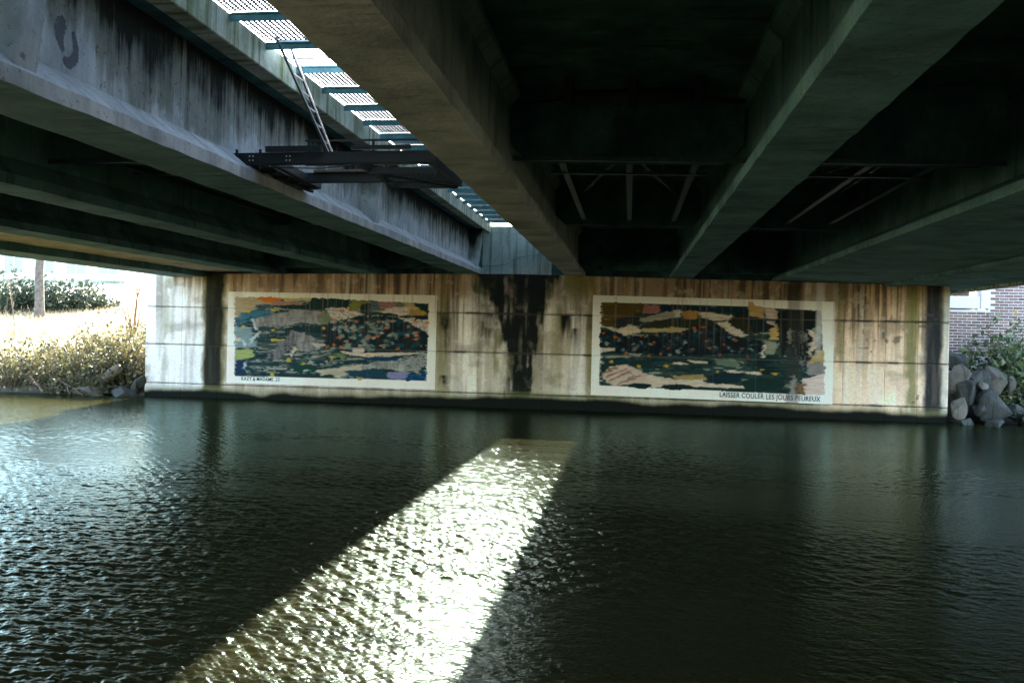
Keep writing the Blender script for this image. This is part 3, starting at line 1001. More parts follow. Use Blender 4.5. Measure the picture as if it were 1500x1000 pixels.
MB().bar((-3.3, 10.42, 4.22), (-3.3, 12.2, 4.24), 0.05, 0.07).build("joist", M['steel'], pf)
MB().bar((-3.3, 12.15, 4.24), (-2.40, 12.15, 4.24), 0.05, 0.09).build("joist", M['steel'], pf)
me_ = MB()
for i in range(15):
    x = -3.28 + 0.88 * i / 14
    me_.bar((x, 10.93, 4.235), (x, 12.13, 4.245), 0.007, 0.012)
for i in range(11):
    yy = 10.95 + 1.16 * i / 10
    me_.bar((-3.28, yy, 4.232), (-2.40, yy, 4.232), 0.007, 0.010)
me_.build("mesh_floor", M['steel'], pf)
lit = MB()
for i in range(45):
    x, yy = random.uniform(-3.25, -2.45), random.uniform(10.95, 12.1)
    a = random.uniform(0, 3.14)
    d = Vector((math.cos(a), math.sin(a), random.uniform(-.3, .3))) * random.uniform(0.03, 0.09)
    p = Vector((x, yy, 4.262 + random.uniform(0, .02)))
    lit.bar(p - d, p + d, random.uniform(0.01, 0.05), 0.004)
tag(lit.build("leaf_litter", M['twig'], pf), kind="stuff")
for x in (-4.62, -4.15, -3.45, -2.55):
    for dx in (-0.022, 0.022):
        for dz in (-0.025, 0.025):
            MB().tube([(x + dx, 10.376, 4.255 + dz), (x + dx, 10.395, 4.255 + dz)], 0.009, 6).build("bolt", M['pale_steel'], pf)
MB().bar((-4.84, 10.45, 4.15), (-4.50, 12.2, 4.15), 0.03, 0.03).build("diagonal_tie", M['steel'], pf)
MB().bar((-3.28, 10.95, 4.19), (-2.42, 12.1, 4.19), 0.03, 0.03).build("diagonal_tie", M['steel'], pf)
MB().bar((-4.3, 11.75, 4.345), (-3.45, 11.73, 4.35), 0.16, 0.03).build("plank", M['wood'], pf)
MB().bar((-4.2, 11.1, 4.33), (-2.5, 11.05, 4.34), 0.05, 0.05).build("hand_rail", M['steel'], pf)
for xx in (-4.15, -3.3, -2.55):
    MB().bar((xx, 11.08, 4.30), (xx, 11.08, 4.62), 0.03, 0.03).build("rail_post", M['steel'], pf)
MB().bar((-4.2, 11.08, 4.62), (-2.5, 11.08, 4.63), 0.025, 0.025).build("hand_rail", M['steel'], pf)
MB().tube([(-4.7, 10.35, 4.2), (-4.3, 10.33, 4.13), (-3.7, 10.33, 4.12), (-3.2, 10.34, 4.18)], 0.008, 5).build("cable", M['black'], pf)
for x in (-4.80, -4.5):
    MB().bar((x, 10.37, 4.12), (x, 10.37, 4.36), 0.03, 0.012).build("hanger_strap", M['steel'], pf)

ld = thing("access_ladder", (-4.0, 10.8, 4.35), "narrow steel ladder with painted lit rail edges leaning from the platform to the grating hatch", "ladder")
la, lb = Vector((-4.35, 10.40, 5.72)), Vector((-3.72, 10.62, 4.33))
lc, ldn = Vector((-4.33, 10.86, 5.72)), Vector((-3.74, 10.86, 4.33))
for p, q in ((la, lb), (lc, ldn)):
    MB().bar(p, q, 0.06, 0.02).build("rail", M['steel'], ld)
    e_ = Vector((0.012, -0.012, 0.012))
    MB().bar(p + e_, q + e_, 0.022, 0.022).build("lit_rail_edge", M['pale_steel'], ld)  # pale strip paints the lit edge onto the dark rail
for i in range(1, 7):
    t = i / 7
    MB().tube([la.lerp(lb, t), lc.lerp(ldn, t)], 0.011, 6).build("rung", M['pale_steel'], ld)

# ------------------------------------------------------------------ murals
def inpoly(px_, py_, poly):
    ins = np.zeros(px_.shape, bool)
    n = len(poly)
    j = n - 1
    for i in range(n):
        xi, yi = poly[i]
        xj, yj = poly[j]
        if yi != yj:
            c = ((yi > py_) != (yj > py_)) & (px_ < (xj - xi) * (py_ - yi) / (yj - yi) + xi)
            ins ^= c
        j = i
    return ins


class Painter:
    def __init__(self, corners, X0, X1, Z0, Z1, seed, tilt=(0, 0)):
        self.r = np.random.default_rng(seed)
        st = 0.0165
        nx_ = int((X1[0] - X0[0]) / st)
        nz_ = int((Z1 - Z0) / st)
        U_, V_ = np.meshgrid(np.linspace(0, 1, nx_), np.linspace(0, 1, nz_))
        (tl, tr, br_, bl) = [np.array(c, float) for c in corners]
        P = (tl[None, None] * (1 - U_)[..., None] + tr * U_[..., None]) * V_[..., None] + (bl * (1 - U_)[..., None] + br_ * U_[..., None]) * (1 - V_)[..., None]
        self.U, self.V, self.px, self.py = U_, V_, P[..., 0], P[..., 1]
        self.X = (X0[0] * (1 - U_) + X1[0] * U_)
        ZB, ZT = Z0 + tilt[0] * (U_ - 0.5), Z1 + tilt[1] * (U_ - 0.5)
        self.Z = ZB + V_ * (ZT - ZB)
        self.c = np.zeros(U_.shape + (3,)) + np.array((0.90, 0.81, 0.70))
        self.wx = self.px + (fbm(self.px / 40, self.py / 16, 3) - 0.5) * 26 + (fbm(self.px / 9, self.py / 6, 2) - .5) * 6
        self.wy = self.py + (fbm(self.px / 30 + 50, self.py / 14, 3) - 0.5) * 16

    def put(self, mask, col, var=0.35):
        br = 1 + (fbm(self.px / 40, self.py / 5 + 77, 4) - 0.5) * 2 * var
        self.c[mask] = (np.array(col)[None] * br[mask][:, None])

    def poly(self, pts, col, var=0.35, crisp=False):
        m = inpoly(self.px, self.py, pts) if crisp else inpoly(self.wx, self.wy, pts)
        self.put(m, col, var)
        return m

    def ell(self, x, y, rx, ry, col, var=0.25, inside=None):
        m = ((self.wx - x) / rx) ** 2 + ((self.wy - y) / ry) ** 2 < 1
        if inside is not None:
            m &= inside
        self.put(m, col, var)

    def strokes(self, mask, cols, fx=70, fy=7, seed=0):
        f = fbm(self.px / fx + seed, self.py / fy + seed * 3, 3)
        f = (f - 0.22) / 0.56
        idx = np.clip((f * len(cols)).astype(int), 0, len(cols) - 1)
        arr = np.array(cols)[idx]
        self.c[mask] = arr[mask]

    def streak(self, mask, col, thr=0.52, f=9):
        s = fbm(self.px / f, self.py / 60 + 5, 3)
        m = mask & (s > thr)
        self.c[m] = self.c[m] * 0.45 + np.array(col) * 0.55

    def dots(self, mask, n, cols, r0, r1, sq=0.7):
        ys, xs_ = np.nonzero(mask)
        for _ in range(n):
            i = self.r.integers(len(xs_))
            x, y = self.px[ys[i], xs_[i]], self.py[ys[i], xs_[i]]
            rx = self.r.uniform(r0, r1)
            ry = rx * self.r.uniform(sq * 0.6, sq * 1.3)
            a = self.r.uniform(-0.9, 0.9)
            dx, dy = self.wx - x, self.wy - y
            u_, v_ = dx * math.cos(a) + dy * math.sin(a), -dx * math.sin(a) + dy * math.cos(a)
            m = (u_ / rx) ** 2 + (v_ / ry) ** 2 < 1
            self.put(m & mask, cols[self.r.integers(len(cols))], 0.25)

    def lace(self, mask, col, ink, f=13):
        self.put(mask, col, 0.15)
        s = fbm(self.px / f, self.py / (f * 0.7), 2)
        m = mask & (np.abs(s - 0.5) < 0.05)
        self.c[m] = np.array(ink)

    def finish(self, name, label, yoff, inner):
        # flaking and weather over the paint
        mo = fbm(self.X * 1.5, self.Z * 1.5, 4)
        # dragged brush: colours pulled along the stroke, then softened
        h_, w_ = self.X.shape
        for amp, fx_, fy_ in ((9, 26, 2.2), (4, 9, 1.3)):
            dxs = ((fbm(self.px / fx_ / 2, self.py / fy_ / 2 + amp, 3) - 0.5) * 2 * amp).astype(int)
            dys = ((fbm(self.px / 14 + 90, self.py / 8, 2) - 0.5) * 3).astype(int)
            JJ, II = np.meshgrid(np.arange(h_), np.arange(w_), indexing='ij')
            src = self.c[np.clip(JJ + dys, 0, h_ - 1), np.clip(II + dxs, 0, w_ - 1)]
            self.c = np.where(inner[..., None], self.c * 0.35 + src * 0.65, self.c)
        pad = np.pad(self.c, ((1, 1), (1, 1), (0, 0)), mode='edge')
        soft = (pad[:-2, 1:-1] + pad[2:, 1:-1] + pad[1:-1, :-2] + pad[1:-1, 2:] + 2 * pad[1:-1, 1:-1]) / 6
        self.c = np.where(inner[..., None], soft, self.c)
        lum = self.c.mean(axis=-1, keepdims=True)
        self.c = np.clip(lum + (self.c - lum) * 1.15, 0.002, 0.9)
        self.c = np.where(lum < 0.12, self.c * 0.5, self.c)
        self.c = np.where(inner[..., None], self.c * 0.86, self.c)
        self.c *= (0.85 + 0.3 * mo)[..., None]
        sf = fbm(self.X * 14, self.Z * 0.4 + 9, 3)
        self.c = blend(self.c, sstep(0.60, 0.74, sf) * 0.35 * sstep(1.5, 3.4, self.Z), (0.25, 0.20, 0.15))
        for zj in (0.43, 1.69, 2.9):
            self.c = blend(self.c, (1 - sstep(0.004, 0.022, np.abs(self.Z - zj))) * 0.4, (0.18, 0.15, 0.11))
        for xj in xs:
            self.c = blend(self.c, (1 - sstep(0.003, 0.018, np.abs(self.X - xj))) * 0.14, (0.22, 0.18, 0.14))
        self.c = blend(self.c, band(self.X, 4.62, 4.98, 0.06) * 0.55, (0.03, 0.028, 0.022))
        self.c = blend(self.c, band(self.X, 5.44, 5.60, 0.05) * 0.7 * sstep(1.6, 2.4, self.Z), (0.62, 0.60, 0.54))
        self.c = blend(self.c, band(self.X, -12.62, -12.30, 0.1) * 0.35 * sstep(2.4, 3.2, self.Z), (0.42, 0.34, 0.25))
        nz_, nx_ = self.X.shape
        Yv = np.full(self.X.shape, YP - 0.012) + yoff + (fbm(self.X * 2, self.Z * 2, 3) - 0.5) * 0.004
        Vv = np.stack([self.X.ravel(), Yv.ravel(), self.Z.ravel()], 1)
        I, J = np.meshgrid(np.arange(nx_ - 1), np.arange(nz_ - 1))
        a = (J * nx_ + I).ravel()
        Fq = np.stack([a, a + 1, a + 1 + nx_, a + nx_], 1)
        root = thing(name, (float(self.X.mean()), YP - 0.012, 0.5), label, "mural", "murals painted on the abutment")
        np_mesh("painting", Vv, Fq, M['mural'], root, True, np.clip(self.c, 0.004, 0.85).reshape(-1, 3))
        # thickness of the primed ground
        x0, x1, z0, z1 = self.X.min(), self.X.max(), self.Z.min(), self.Z.max()
        MB().box(x0 + .002, x1 - .002, YP - 0.008, YP + 0.004, z0 + .08, z1 - .09).build("primer_coat", M['whitewall'], root)
        return root


OR = (0.62, 0.19, 0.045)
YE = (0.68, 0.47, 0.05)
CR = (0.66, 0.55, 0.42)
DG = (0.012, 0.055, 0.042)
DT = (0.010, 0.045, 0.055)

p1 = Painter([(37, 60), (1450, 68), (1440, 716), (35, 676)], (-12.80,), (-5.965,), 0.50, 3.43, 3)
inner = inpoly(p1.px, p1.py, [(84, 95), (1397, 124), (1385, 656), (90, 630)])
p1.strokes(inner, [(0.008, 0.035, 0.045), (0.02, 0.09, 0.10), (0.05, 0.10, 0.09), (0.008, 0.04, 0.05), (0.17, 0.20, 0.16), (0.02, 0.08, 0.09), (0.42, 0.38, 0.29), (0.03, 0.11, 0.12), (0.01, 0.045, 0.055)], 230, 15, 1)
for pts, col in [
    ([(84, 94), (300, 94), (330, 150), (200, 188), (84, 245)], (0.46, 0.36, 0.21)),
    ([(225, 145), (350, 140), (360, 172), (230, 178)], (0.07, 0.13, 0.15)),
    ([(130, 205), (240, 180), (370, 185), (330, 220), (200, 250), (84, 300), (84, 245)], (0.05, 0.15, 0.20)),
    ([(84, 290), (200, 300), (245, 430), (88, 440)], (0.23, 0.31, 0.30)),
    ([(225, 94), (408, 94), (400, 115), (330, 137), (280, 125)], OR),
    ([(405, 98), (612, 98), (600, 117), (430, 122)], (0.62, 0.48, 0.24)),
    ([(345, 125), (480, 120), (565, 140), (470, 150), (350, 155)], (0.36, 0.21, 0.18)),
    ([(360, 152), (590, 140), (610, 96), (870, 104), (870, 162), (690, 178), (380, 170)], DG),
    ([(870, 106), (1012, 108), (1010, 170), (880, 178)], (0.20, 0.19, 0.055)),
    ([(940, 138), (1010, 130), (1008, 182), (942, 180)], (0.015, 0.05, 0.045)),
    ([(1010, 110), (1058, 112), (1062, 175), (1008, 178)], (0.10, 0.15, 0.17)),
    ([(1058, 114), (1175, 116), (1160, 162), (1066, 168)], (0.36, 0.19, 0.17)),
    ([(1170, 116), (1250, 120), (1240, 155), (1165, 158)], (0.16, 0.17, 0.10)),
    ([(1235, 120), (1300, 122), (1385, 212), (1265, 216), (1245, 160)], (0.55, 0.40, 0.19)),
    ([(1290, 121), (1397, 124), (1394, 195), (1355, 188)], DG),
    ([(1062, 182), (1130, 160), (1240, 148), (1285, 165), (1262, 205), (1200, 216), (1100, 192)], (0.70, 0.56, 0.46)),
    ([(1270, 168), (1370, 180), (1392, 212), (1258, 212)], (0.42, 0.24, 0.07)),
    ([(1190, 215), (1394, 205), (1394, 240), (1260, 236)], DT),
    ([(960, 214), (1200, 220), (1190, 236), (980, 231)], CR),
    ([(1070, 186), (1200, 200), (1200, 218), (1075, 212)], DG),
    ([(670, 175), (780, 235), (760, 275), (672, 275)], (0.17, 0.19, 0.11)),
    ([(450, 296), (790, 288), (800, 338), (450, 332)], DT),
    ([(90, 450), (200, 445), (235, 500), (90, 522)], (0.36, 0.40, 0.15)),
    ([(88, 520), (165, 520), (160, 627), (90, 627)], (0.02, 0.06, 0.12)),
    ([(250, 355), (312, 355), (312, 388), (250, 388)], (0.05, 0.10, 0.10)),
    ([(88, 370), (125, 370), (125, 395), (88, 395)], CR),
    ([(330, 380), (430, 372), (420, 392), (335, 396)], (0.50, 0.42, 0.10)),
]:
    p1.poly(pts, col)
arm = p1.poly([(205, 245), (400, 205), (480, 180), (668, 182), (672, 278), (560, 265), (400, 288), (230, 302)], (0.33, 0.31, 0.28), 0.5)
p1.streak(arm, (0.07, 0.06, 0.05), 0.52, 9)
fore = p1.poly([(300, 512), (478, 322), (562, 330), (512, 402), (402, 502), (372, 522)], (0.21, 0.20, 0.20), 0.5)
upp = p1.poly([(500, 325), (560, 335), (700, 395), (718, 418), (640, 452), (520, 462), (500, 392)], (0.31, 0.29, 0.27), 0.5)
p1.streak(fore | upp, (0.06, 0.05, 0.05), 0.5, 11)
p1.poly([(620, 400), (715, 410), (650, 442)], (0.55, 0.50, 0.42))
p1.poly([(470, 480), (505, 425), (512, 440), (480, 500)], CR)
bush = p1.poly([(740, 245), (900, 215), (1190, 220), (1394, 330), (1388, 450), (1000, 470), (700, 448), (705, 340)], (0.010, 0.030, 0.038))
p1.dots(bush, 26, [(0.02, 0.09, 0.11), (0.03, 0.12, 0.14)], 20, 45, 0.5)
p1.dots(inpoly(p1.px, p1.py, [(790, 240), (1190, 240), (1190, 420), (1000, 460), (800, 440)]), 95, [(0.17, 0.21, 0.18), (0.24, 0.27, 0.23), (0.10, 0.14, 0.11), (0.014, 0.035, 0.04)], 9, 24, 0.75)
p1.dots(bush, 16, [(0.45, 0.46, 0.42), (0.30, 0.33, 0.30)], 10, 20, 0.7)
for x, y in [(848, 268), (915, 252), (1065, 250), (1130, 246), (1148, 337), (705, 350), (803, 365), (852, 388), (958, 412), (820, 428), (765, 415), (1247, 352), (1325, 335), (1320, 372), (1350, 418), (1090, 420), (1197, 440), (1045, 352), (1120, 295), (720, 430), (680, 200), (1000, 362), (895, 318)]:
    p1.ell(x, y, 12 + 5 * math.sin(x), 9 + 3 * math.sin(y), (0.5, 0.15, 0.04))
lace = inpoly(p1.wx, p1.wy, [(705, 165), (830, 158), (975, 205), (880, 225), (800, 246), (740, 232)])
p1.lace(lace, (0.70, 0.60, 0.50), (0.03, 0.03, 0.03), 13)
lace = inpoly(p1.wx, p1.wy, [(1195, 222), (1394, 240), (1394, 325), (1340, 302)])
p1.lace(lace, (0.70, 0.60, 0.50), (0.03, 0.03, 0.03), 13)
for x, y in [(765, 240), (805, 180), (885, 210), (1310, 258), (1385, 262)]:
    p1.ell(x, y, 13, 9, OR)
for pts, col in [
    ([(800, 456), (1000, 466), (1384, 460), (1250, 482), (1000, 496), (860, 482)], (0.66, 0.53, 0.41)),
    ([(895, 435), (970, 432), (975, 462), (895, 462)], (0.68, 0.57, 0.46)),
    ([(760, 470), (850, 470), (850, 500), (760, 498)], (0.15, 0.20, 0.08)),
    ([(960, 498), (1200, 492), (1190, 520), (960, 522)], (0.02, 0.08, 0.17)),
    ([(640, 590), (800, 570), (960, 545), (960, 580), (800, 640), (680, 625)], (0.52, 0.45, 0.33)),
    ([(840, 590), (1100, 580), (1130, 640), (870, 632)], (0.03, 0.10, 0.14)),
    ([(1128, 602), (1262, 600), (1252, 648), (1130, 642)], (0.26, 0.24, 0.38)),
    ([(1250, 612), (1388, 590), (1384, 655), (1250, 655)], (0.02, 0.10, 0.22)),
]:
    p1.poly(pts, col)
fish = p1.poly([(950, 562), (1040, 526), (1230, 520), (1290, 490), (1386, 465), (1380, 562), (1250, 602), (1100, 572), (960, 580)], (0.42, 0.42, 0.37), 0.4)
p1.streak(fish, (0.05, 0.05, 0.05), 0.55, 8)
p1.lace(inpoly(p1.wx, p1.wy, [(1235, 520), (1290, 488), (1386, 466), (1380, 562), (1250, 600)]), (0.36, 0.37, 0.33), (0.02, 0.03, 0.03), 12)
p1.ell(575, 577, 88, 30, (0.010, 0.085, 0.055))
p1.ell(580, 590, 22, 6, (0.5, 0.5, 0.45))
p1.put(inpoly(p1.px, p1.py, [(685, 640), (700, 622), (735, 613), (770, 620), (785, 646)]), (0.010, 0.085, 0.055))
for x, y in [(348, 183), (349, 318), (142, 297), (172, 190), (455, 106), (460, 523), (752, 505), (568, 545), (347, 618), (990, 482), (865, 166), (697, 302), (940, 648), (1325, 600), (1358, 185), (1078, 180)]:
    p1.ell(x, y, 13 + 4 * math.sin(x), 9 + 3 * math.sin(y), (0.55, 0.38, 0.05))
for pts in ([(200, 243), (212, 240), (242, 318), (228, 318)], [(188, 418), (200, 380), (262, 325), (266, 330), (212, 392)], [(140, 375), (168, 410), (162, 438), (146, 412)], [(150, 535), (172, 545), (160, 590)]):
    p1.poly(pts, (0.66, 0.68, 0.68), 0.2, True)
m1 = p1.finish("mural", "wide mural with grey limbs, orange dots and blue signature beside the dark wet band", 0.0, inner)

p2 = Painter([(48, 42), (1456, 86), (1432, 676), (42, 628)], (-1.13,), (5.955,), 0.460, 3.485, 5, (-0.062, -0.075))
inner = inpoly(p2.px, p2.py, [(100, 85), (960, 112), (1380, 137), (1390, 622), (1200, 618), (640, 596), (90, 572)])
p2.strokes(inner, [(0.010, 0.03, 0.028), (0.015, 0.06, 0.06), (0.05, 0.09, 0.07), (0.012, 0.045, 0.05), (0.10, 0.14, 0.10), (0.02, 0.09, 0.10), (0.30, 0.30, 0.22)], 150, 20, 4)
for pts, col in [
    ([(98, 84), (352, 95), (330, 182), (180, 238), (98, 242)], (0.17, 0.115, 0.032)),
    ([(350, 96), (452, 100), (440, 152), (350, 152)], (0.30, 0.14, 0.12)),
    ([(452, 100), (962, 114), (960, 142), (880, 152), (700, 135), (450, 142)], DT),
    ([(160, 195), (330, 150), (345, 210), (200, 240)], (0.045, 0.055, 0.045)),
    ([(280, 242), (450, 190), (700, 188), (800, 212), (640, 238), (500, 226), (350, 262)], (0.045, 0.05, 0.025)),
    ([(330, 182), (540, 130), (572, 172), (420, 192), (340, 206)], (0.32, 0.29, 0.23)),
    ([(530, 132), (572, 130), (570, 175), (545, 175)], CR),
    ([(570, 140), (670, 138), (662, 186), (590, 180)], (0.40, 0.21, 0.06)),
    ([(668, 138), (770, 150), (882, 165), (860, 182), (760, 196), (690, 176)], CR),
    ([(108, 228), (200, 240), (290, 211), (346, 256), (250, 280), (170, 252)], (0.66, 0.54, 0.40)),
    ([(345, 236), (450, 240), (622, 235), (560, 262), (350, 263)], (0.45, 0.36, 0.19)),
    ([(870, 140), (960, 140), (1120, 230), (1120, 260), (1000, 262), (960, 250)], (0.012, 0.03, 0.028)),
]:
    p2.poly(pts, col)
bush = p2.poly([(92, 248), (260, 282), (600, 262), (650, 232), (790, 215), (905, 290), (1050, 310), (1040, 385), (500, 398), (92, 376)], (0.008, 0.018, 0.024))
p2.dots(bush, 90, [(0.016, 0.045, 0.055), (0.03, 0.07, 0.085), (0.008, 0.02, 0.02)], 10, 26, 0.7)
p2.dots(bush, 45, [(0.13, 0.19, 0.20), (0.09, 0.14, 0.15), (0.22, 0.26, 0.24)], 7, 13, 0.8)
for x, y in [(115, 268), (185, 290), (435, 270), (340, 282), (415, 322), (500, 352), (458, 387), (575, 268), (650, 240), (640, 358), (815, 335), (932, 357), (720, 308), (305, 352), (255, 384), (700, 232), (1035, 300), (1000, 275), (745, 355), (892, 308), (960, 405), (800, 395), (380, 398)]:
    p2.ell(x, y, 9 + 3 * math.sin(x), 7 + 2 * math.sin(y), (0.40, 0.11, 0.03))
for pts, col in [
    ([(776, 205), (832, 198), (958, 276), (940, 288), (880, 282)], CR),
    ([(835, 200), (942, 162), (985, 232), (962, 272)], (0.05, 0.042, 0.02)),
    ([(92, 350), (190, 355), (180, 370), (92, 374)], CR),
    ([(1075, 195), (1140, 195), (1130, 235), (1080, 215)], (0.60, 0.47, 0.37)),
    ([(1078, 242), (1152, 225), (1150, 302), (1090, 302)], (0.55, 0.37, 0.15)),
    ([(1055, 308), (1118, 318), (1112, 392), (1060, 388)], (0.30, 0.30, 0.22)),
    ([(1040, 330), (1056, 330), (1052, 405), (1040, 405)], CR),
    ([(1125, 132), (1380, 138), (1378, 200), (1330, 240), (1315, 400), (1275, 485), (1242, 420), (1185, 335), (1155, 420), (1118, 200)], (0.010, 0.018, 0.014)),
    ([(1185, 255), (1210, 240), (1205, 320), (1190, 325)], (0.45, 0.38, 0.28)),
    ([(1300, 246), (1352, 264), (1346, 350), (1300, 412), (1325, 300)], (0.66, 0.53, 0.42)),
    ([(1350, 366), (1392, 366), (1392, 432), (1300, 442)], (0.52, 0.38, 0.19)),
    ([(1290, 440), (1392, 438), (1392, 502), (1300, 512)], (0.26, 0.24, 0.22)),
    ([(1262, 535), (1392, 500), (1392, 624), (1262, 622)], (0.70, 0.56, 0.48)),
    ([(1222, 560), (1282, 555), (1280, 622), (1222, 616)], (0.20, 0.12, 0.06)),
    ([(620, 420), (730, 433), (732, 446), (620, 438)], CR),
    ([(530, 437), (606, 439), (602, 448), (530, 446)], CR),
    ([(830, 480), (926, 488), (920, 499), (830, 494)], CR),
    ([(940, 488), (1032, 490), (1030, 503), (945, 502)], CR),
    ([(760, 412), (905, 425), (900, 465), (770, 450)], (0.14, 0.18, 0.13)),
    ([(520, 514), (700, 505), (722, 536), (560, 540)], (0.35, 0.27, 0.13)),
    ([(330, 498), (420, 514), (560, 538), (700, 534), (732, 560), (970, 570), (962, 588), (700, 578), (400, 582), (300, 560)], (0.66, 0.53, 0.40)),
    ([(830, 496), (926, 502), (920, 546), (760, 562), (710, 515)], (0.010, 0.04, 0.05)),
    ([(105, 420), (420, 428), (400, 470), (330, 470), (240, 440), (120, 490)], (0.02, 0.06, 0.06)),
]:
    p2.poly(pts, col)
wash = inpoly(p2.px, p2.py, [(1185, 250), (1310, 250), (1275, 480), (1240, 420)])
p2.streak(wash, (0.33, 0.33, 0.30), 0.56, 8)
hand = p2.poly([(104, 505), (160, 467), (250, 447), (310, 470), (382, 512), (362, 546), (282, 562), (205, 577), (150, 562), (112, 528)], (0.62, 0.47, 0.37), 0.2)
for a, b in (((135, 520), (250, 475)), ((155, 545), (275, 492)), ((205, 570), (300, 512)), ((115, 500), (200, 470)), ((230, 555), (330, 520))):
    n_ = np.hypot(b[0] - a[0], b[1] - a[1])
    tt = np.clip(((p2.wx - a[0]) * (b[0] - a[0]) + (p2.wy - a[1]) * (b[1] - a[1])) / n_ ** 2, 0, 1)
    dd = np.hypot(p2.wx - a[0] - tt * (b[0] - a[0]), p2.wy - a[1] - tt * (b[1] - a[1]))
    p2.put((dd < 5.5) & hand, (0.26, 0.15, 0.10))
p2.ell(545, 580, 92, 17, (0.012, 0.035, 0.035))
p2.ell(335, 574, 75, 14, (0.012, 0.04, 0.035))
p2.ell(1045, 563, 120, 38, (0.012, 0.045, 0.032))
p2.put(inpoly(p2.wx, p2.wy, [(640, 585), (960, 585), (1000, 605), (700, 598)]), (0.015, 0.05, 0.035))
for x, y in [(160, 432), (485, 455), (1040, 478), (1113, 500), (785, 492), (637, 530), (525, 232), (928, 432), (322, 460)]:
    p2.ell(x, y, 9 + 3 * math.sin(x), 7, (0.5, 0.34, 0.05))
p2.put(inpoly(p2.px, p2.py, [(963, 84), (990, 84), (1000, 106), (1050, 114), (1050, 178), (965, 166)]), (0.52, 0.34, 0.14))
p2.put(inpoly(p2.wx, p2.wy, [(1056, 116), (1126, 130), (1124, 182), (1058, 178)]), (0.64, 0.48, 0.38))
p2.put(inpoly(p2.wx, p2.wy, [(1196, 618), (1212, 500), (1228, 520), (1220, 618)]), (0.55, 0.53, 0.46))
m2 = p2.finish("mural", "wide mural with a resting hand, dark bush and a line of lettering below", 0.0, inner)


def lettering(txt, x, z, size, width, tilt, parent):
    cu_ = bpy.data.curves.new("lettering", 'FONT')
    cu_.body = txt
    cu_.size = size
    cu_.extrude = 0.002
    cu_.offset = 0.0012
    cu_.space_character = 1.08
    ob = bpy.data.objects.new("lettering_tmp", cu_)
    COL.objects.link(ob)
    bpy.context.view_layer.update()
    wd = ob.dimensions.x
    dg = bpy.context.evaluated_depsgraph_get()
    me = bpy.data.meshes.new_from_object(ob.evaluated_get(dg))
    bpy.data.objects.remove(ob)
    k = width / wd
    ct, s_ = math.cos(tilt), math.sin(tilt)
    for v in me.vertices:
        px_, pz_ = v.co.x * k, v.co.y + 0.008 * math.sin(v.co.x * 9.0) * 0.6
        v.co = Vector((px_ * ct - pz_ * s_, v.co.z, px_ * s_ + pz_ * ct))
    me.materials.clear()
    me.materials.append(M['ink'])
    o = link("lettering", me, parent, Vector((x, YP - 0.0185, z)) - Vector(parent.location))
    return o


lettering("KAZY & MADAME .23", -12.30, 0.598, 0.165, 1.27, 0.006, m1)["label"] = "blue hand lettered signature KAZY & MADAME .23"
lettering("LAISSER COULER LES JOURS PEUREUX", 2.70, 0.553, 0.215, 2.90, -0.0165, m2)["label"] = "navy hand lettering LAISSER COULER LES JOURS PEUREUX"

# ------------------------------------------------------------------ vegetation helpers
def leaves(C, size, mat, name, parent, up=0.3, k=1.0):
    """one small folded leaf (two triangles as a quad) at each centre"""
    C = np.asarray(C)
    n = len(C)
    d = RNG.normal(size=(n, 3))
    d /= np.linalg.norm(d, axis=1)[:, None]
    nrm = RNG.normal(size=(n, 3)) + np.array((0, 0, up * 3))
    s = np.cross(d, nrm)
    s /= np.linalg.norm(s, axis=1)[:, None] + 1e-9
    L = size * (0.45 + 1.5 * RNG.random(n) ** 2.2)[:, None]
    W = L * (0.28 + 0.15 * RNG.random(n))[:, None] * k
    V = np.stack([C - d * L * 0.5, C + s * W, C + d * L * 0.5, C - s * W], 1).reshape(-1, 3)
    return np_mesh(name, V, np.arange(4 * n).reshape(-1, 4), mat, parent)


def arch(p, d, L, r, mb, droop=0.35, seg=6, n=4):
    p = Vector(p)
    d = Vector(d).normalized()
    pts = [p.copy()]
    for i in range(seg):
        p = p + d * L / seg
        d = (d + Vector((random.uniform(-.18, .18), random.uniform(-.18, .18), -droop / seg + random.uniform(-.08, .08)))).normalized()
        pts.append(p.copy())
    mb.tube(pts, [r * (1 - 0.75 * i / seg) for i in range(seg + 1)], n, False)
    return pts


def shrub(name, loc, size, n, lsz, mat, twig, label, cat, group=None, stems=40, dens=0.5, part="foliage"):
    t = thing(name, loc, label, cat, group)
    st = MB()
    cen = []
    sx, sy, sz = size
    for i in range(stems):
        a = random.uniform(0, 2 * math.pi)
        q = random.random()
        b0 = Vector(loc) + Vector((math.cos(a) * sx * 0.35 * q, math.sin(a) * sy * 0.35 * q, -0.1))
        dr = Vector((math.cos(a) * sx * (0.3 + q), math.sin(a) * sy * (0.3 + q), sz * random.uniform(0.7, 1.5)))
        L = dr.length * random.uniform(0.7, 1.1)
        pts = arch(b0, dr, L, 0.012 + 0.008 * random.random(), st, 0.9, 6, 3)
        cen += pts[2:]
    st.build("stems", twig, t)
    if name == "bramble_bush":
        dd_ = MB()
        for i in range(16):
            a = random.uniform(0, 2 * math.pi)
            arch(Vector(loc) + Vector((math.cos(a) * sx * 0.3, math.sin(a) * sy * 0.3, sz * 0.3)), (math.cos(a), math.sin(a) * 0.6, random.uniform(0.5, 1.8)), sz * random.uniform(0.9, 1.5), 0.014, dd_, 0.9, 8, 4)
        dd_.build("dead_canes", M['cane'], t)
    cen = np.array([tuple(c) for c in cen])
    idx = RNG.integers(0, len(cen), n)
    P = cen[idx] + RNG.normal(size=(n, 3)) * np.array((sx, sy, sz)) * 0.13 * dens * 2
    P[:, 2] = np.maximum(P[:, 2], loc[2] - 0.15)
    leaves(P, lsz, mat, part, t)
    return t


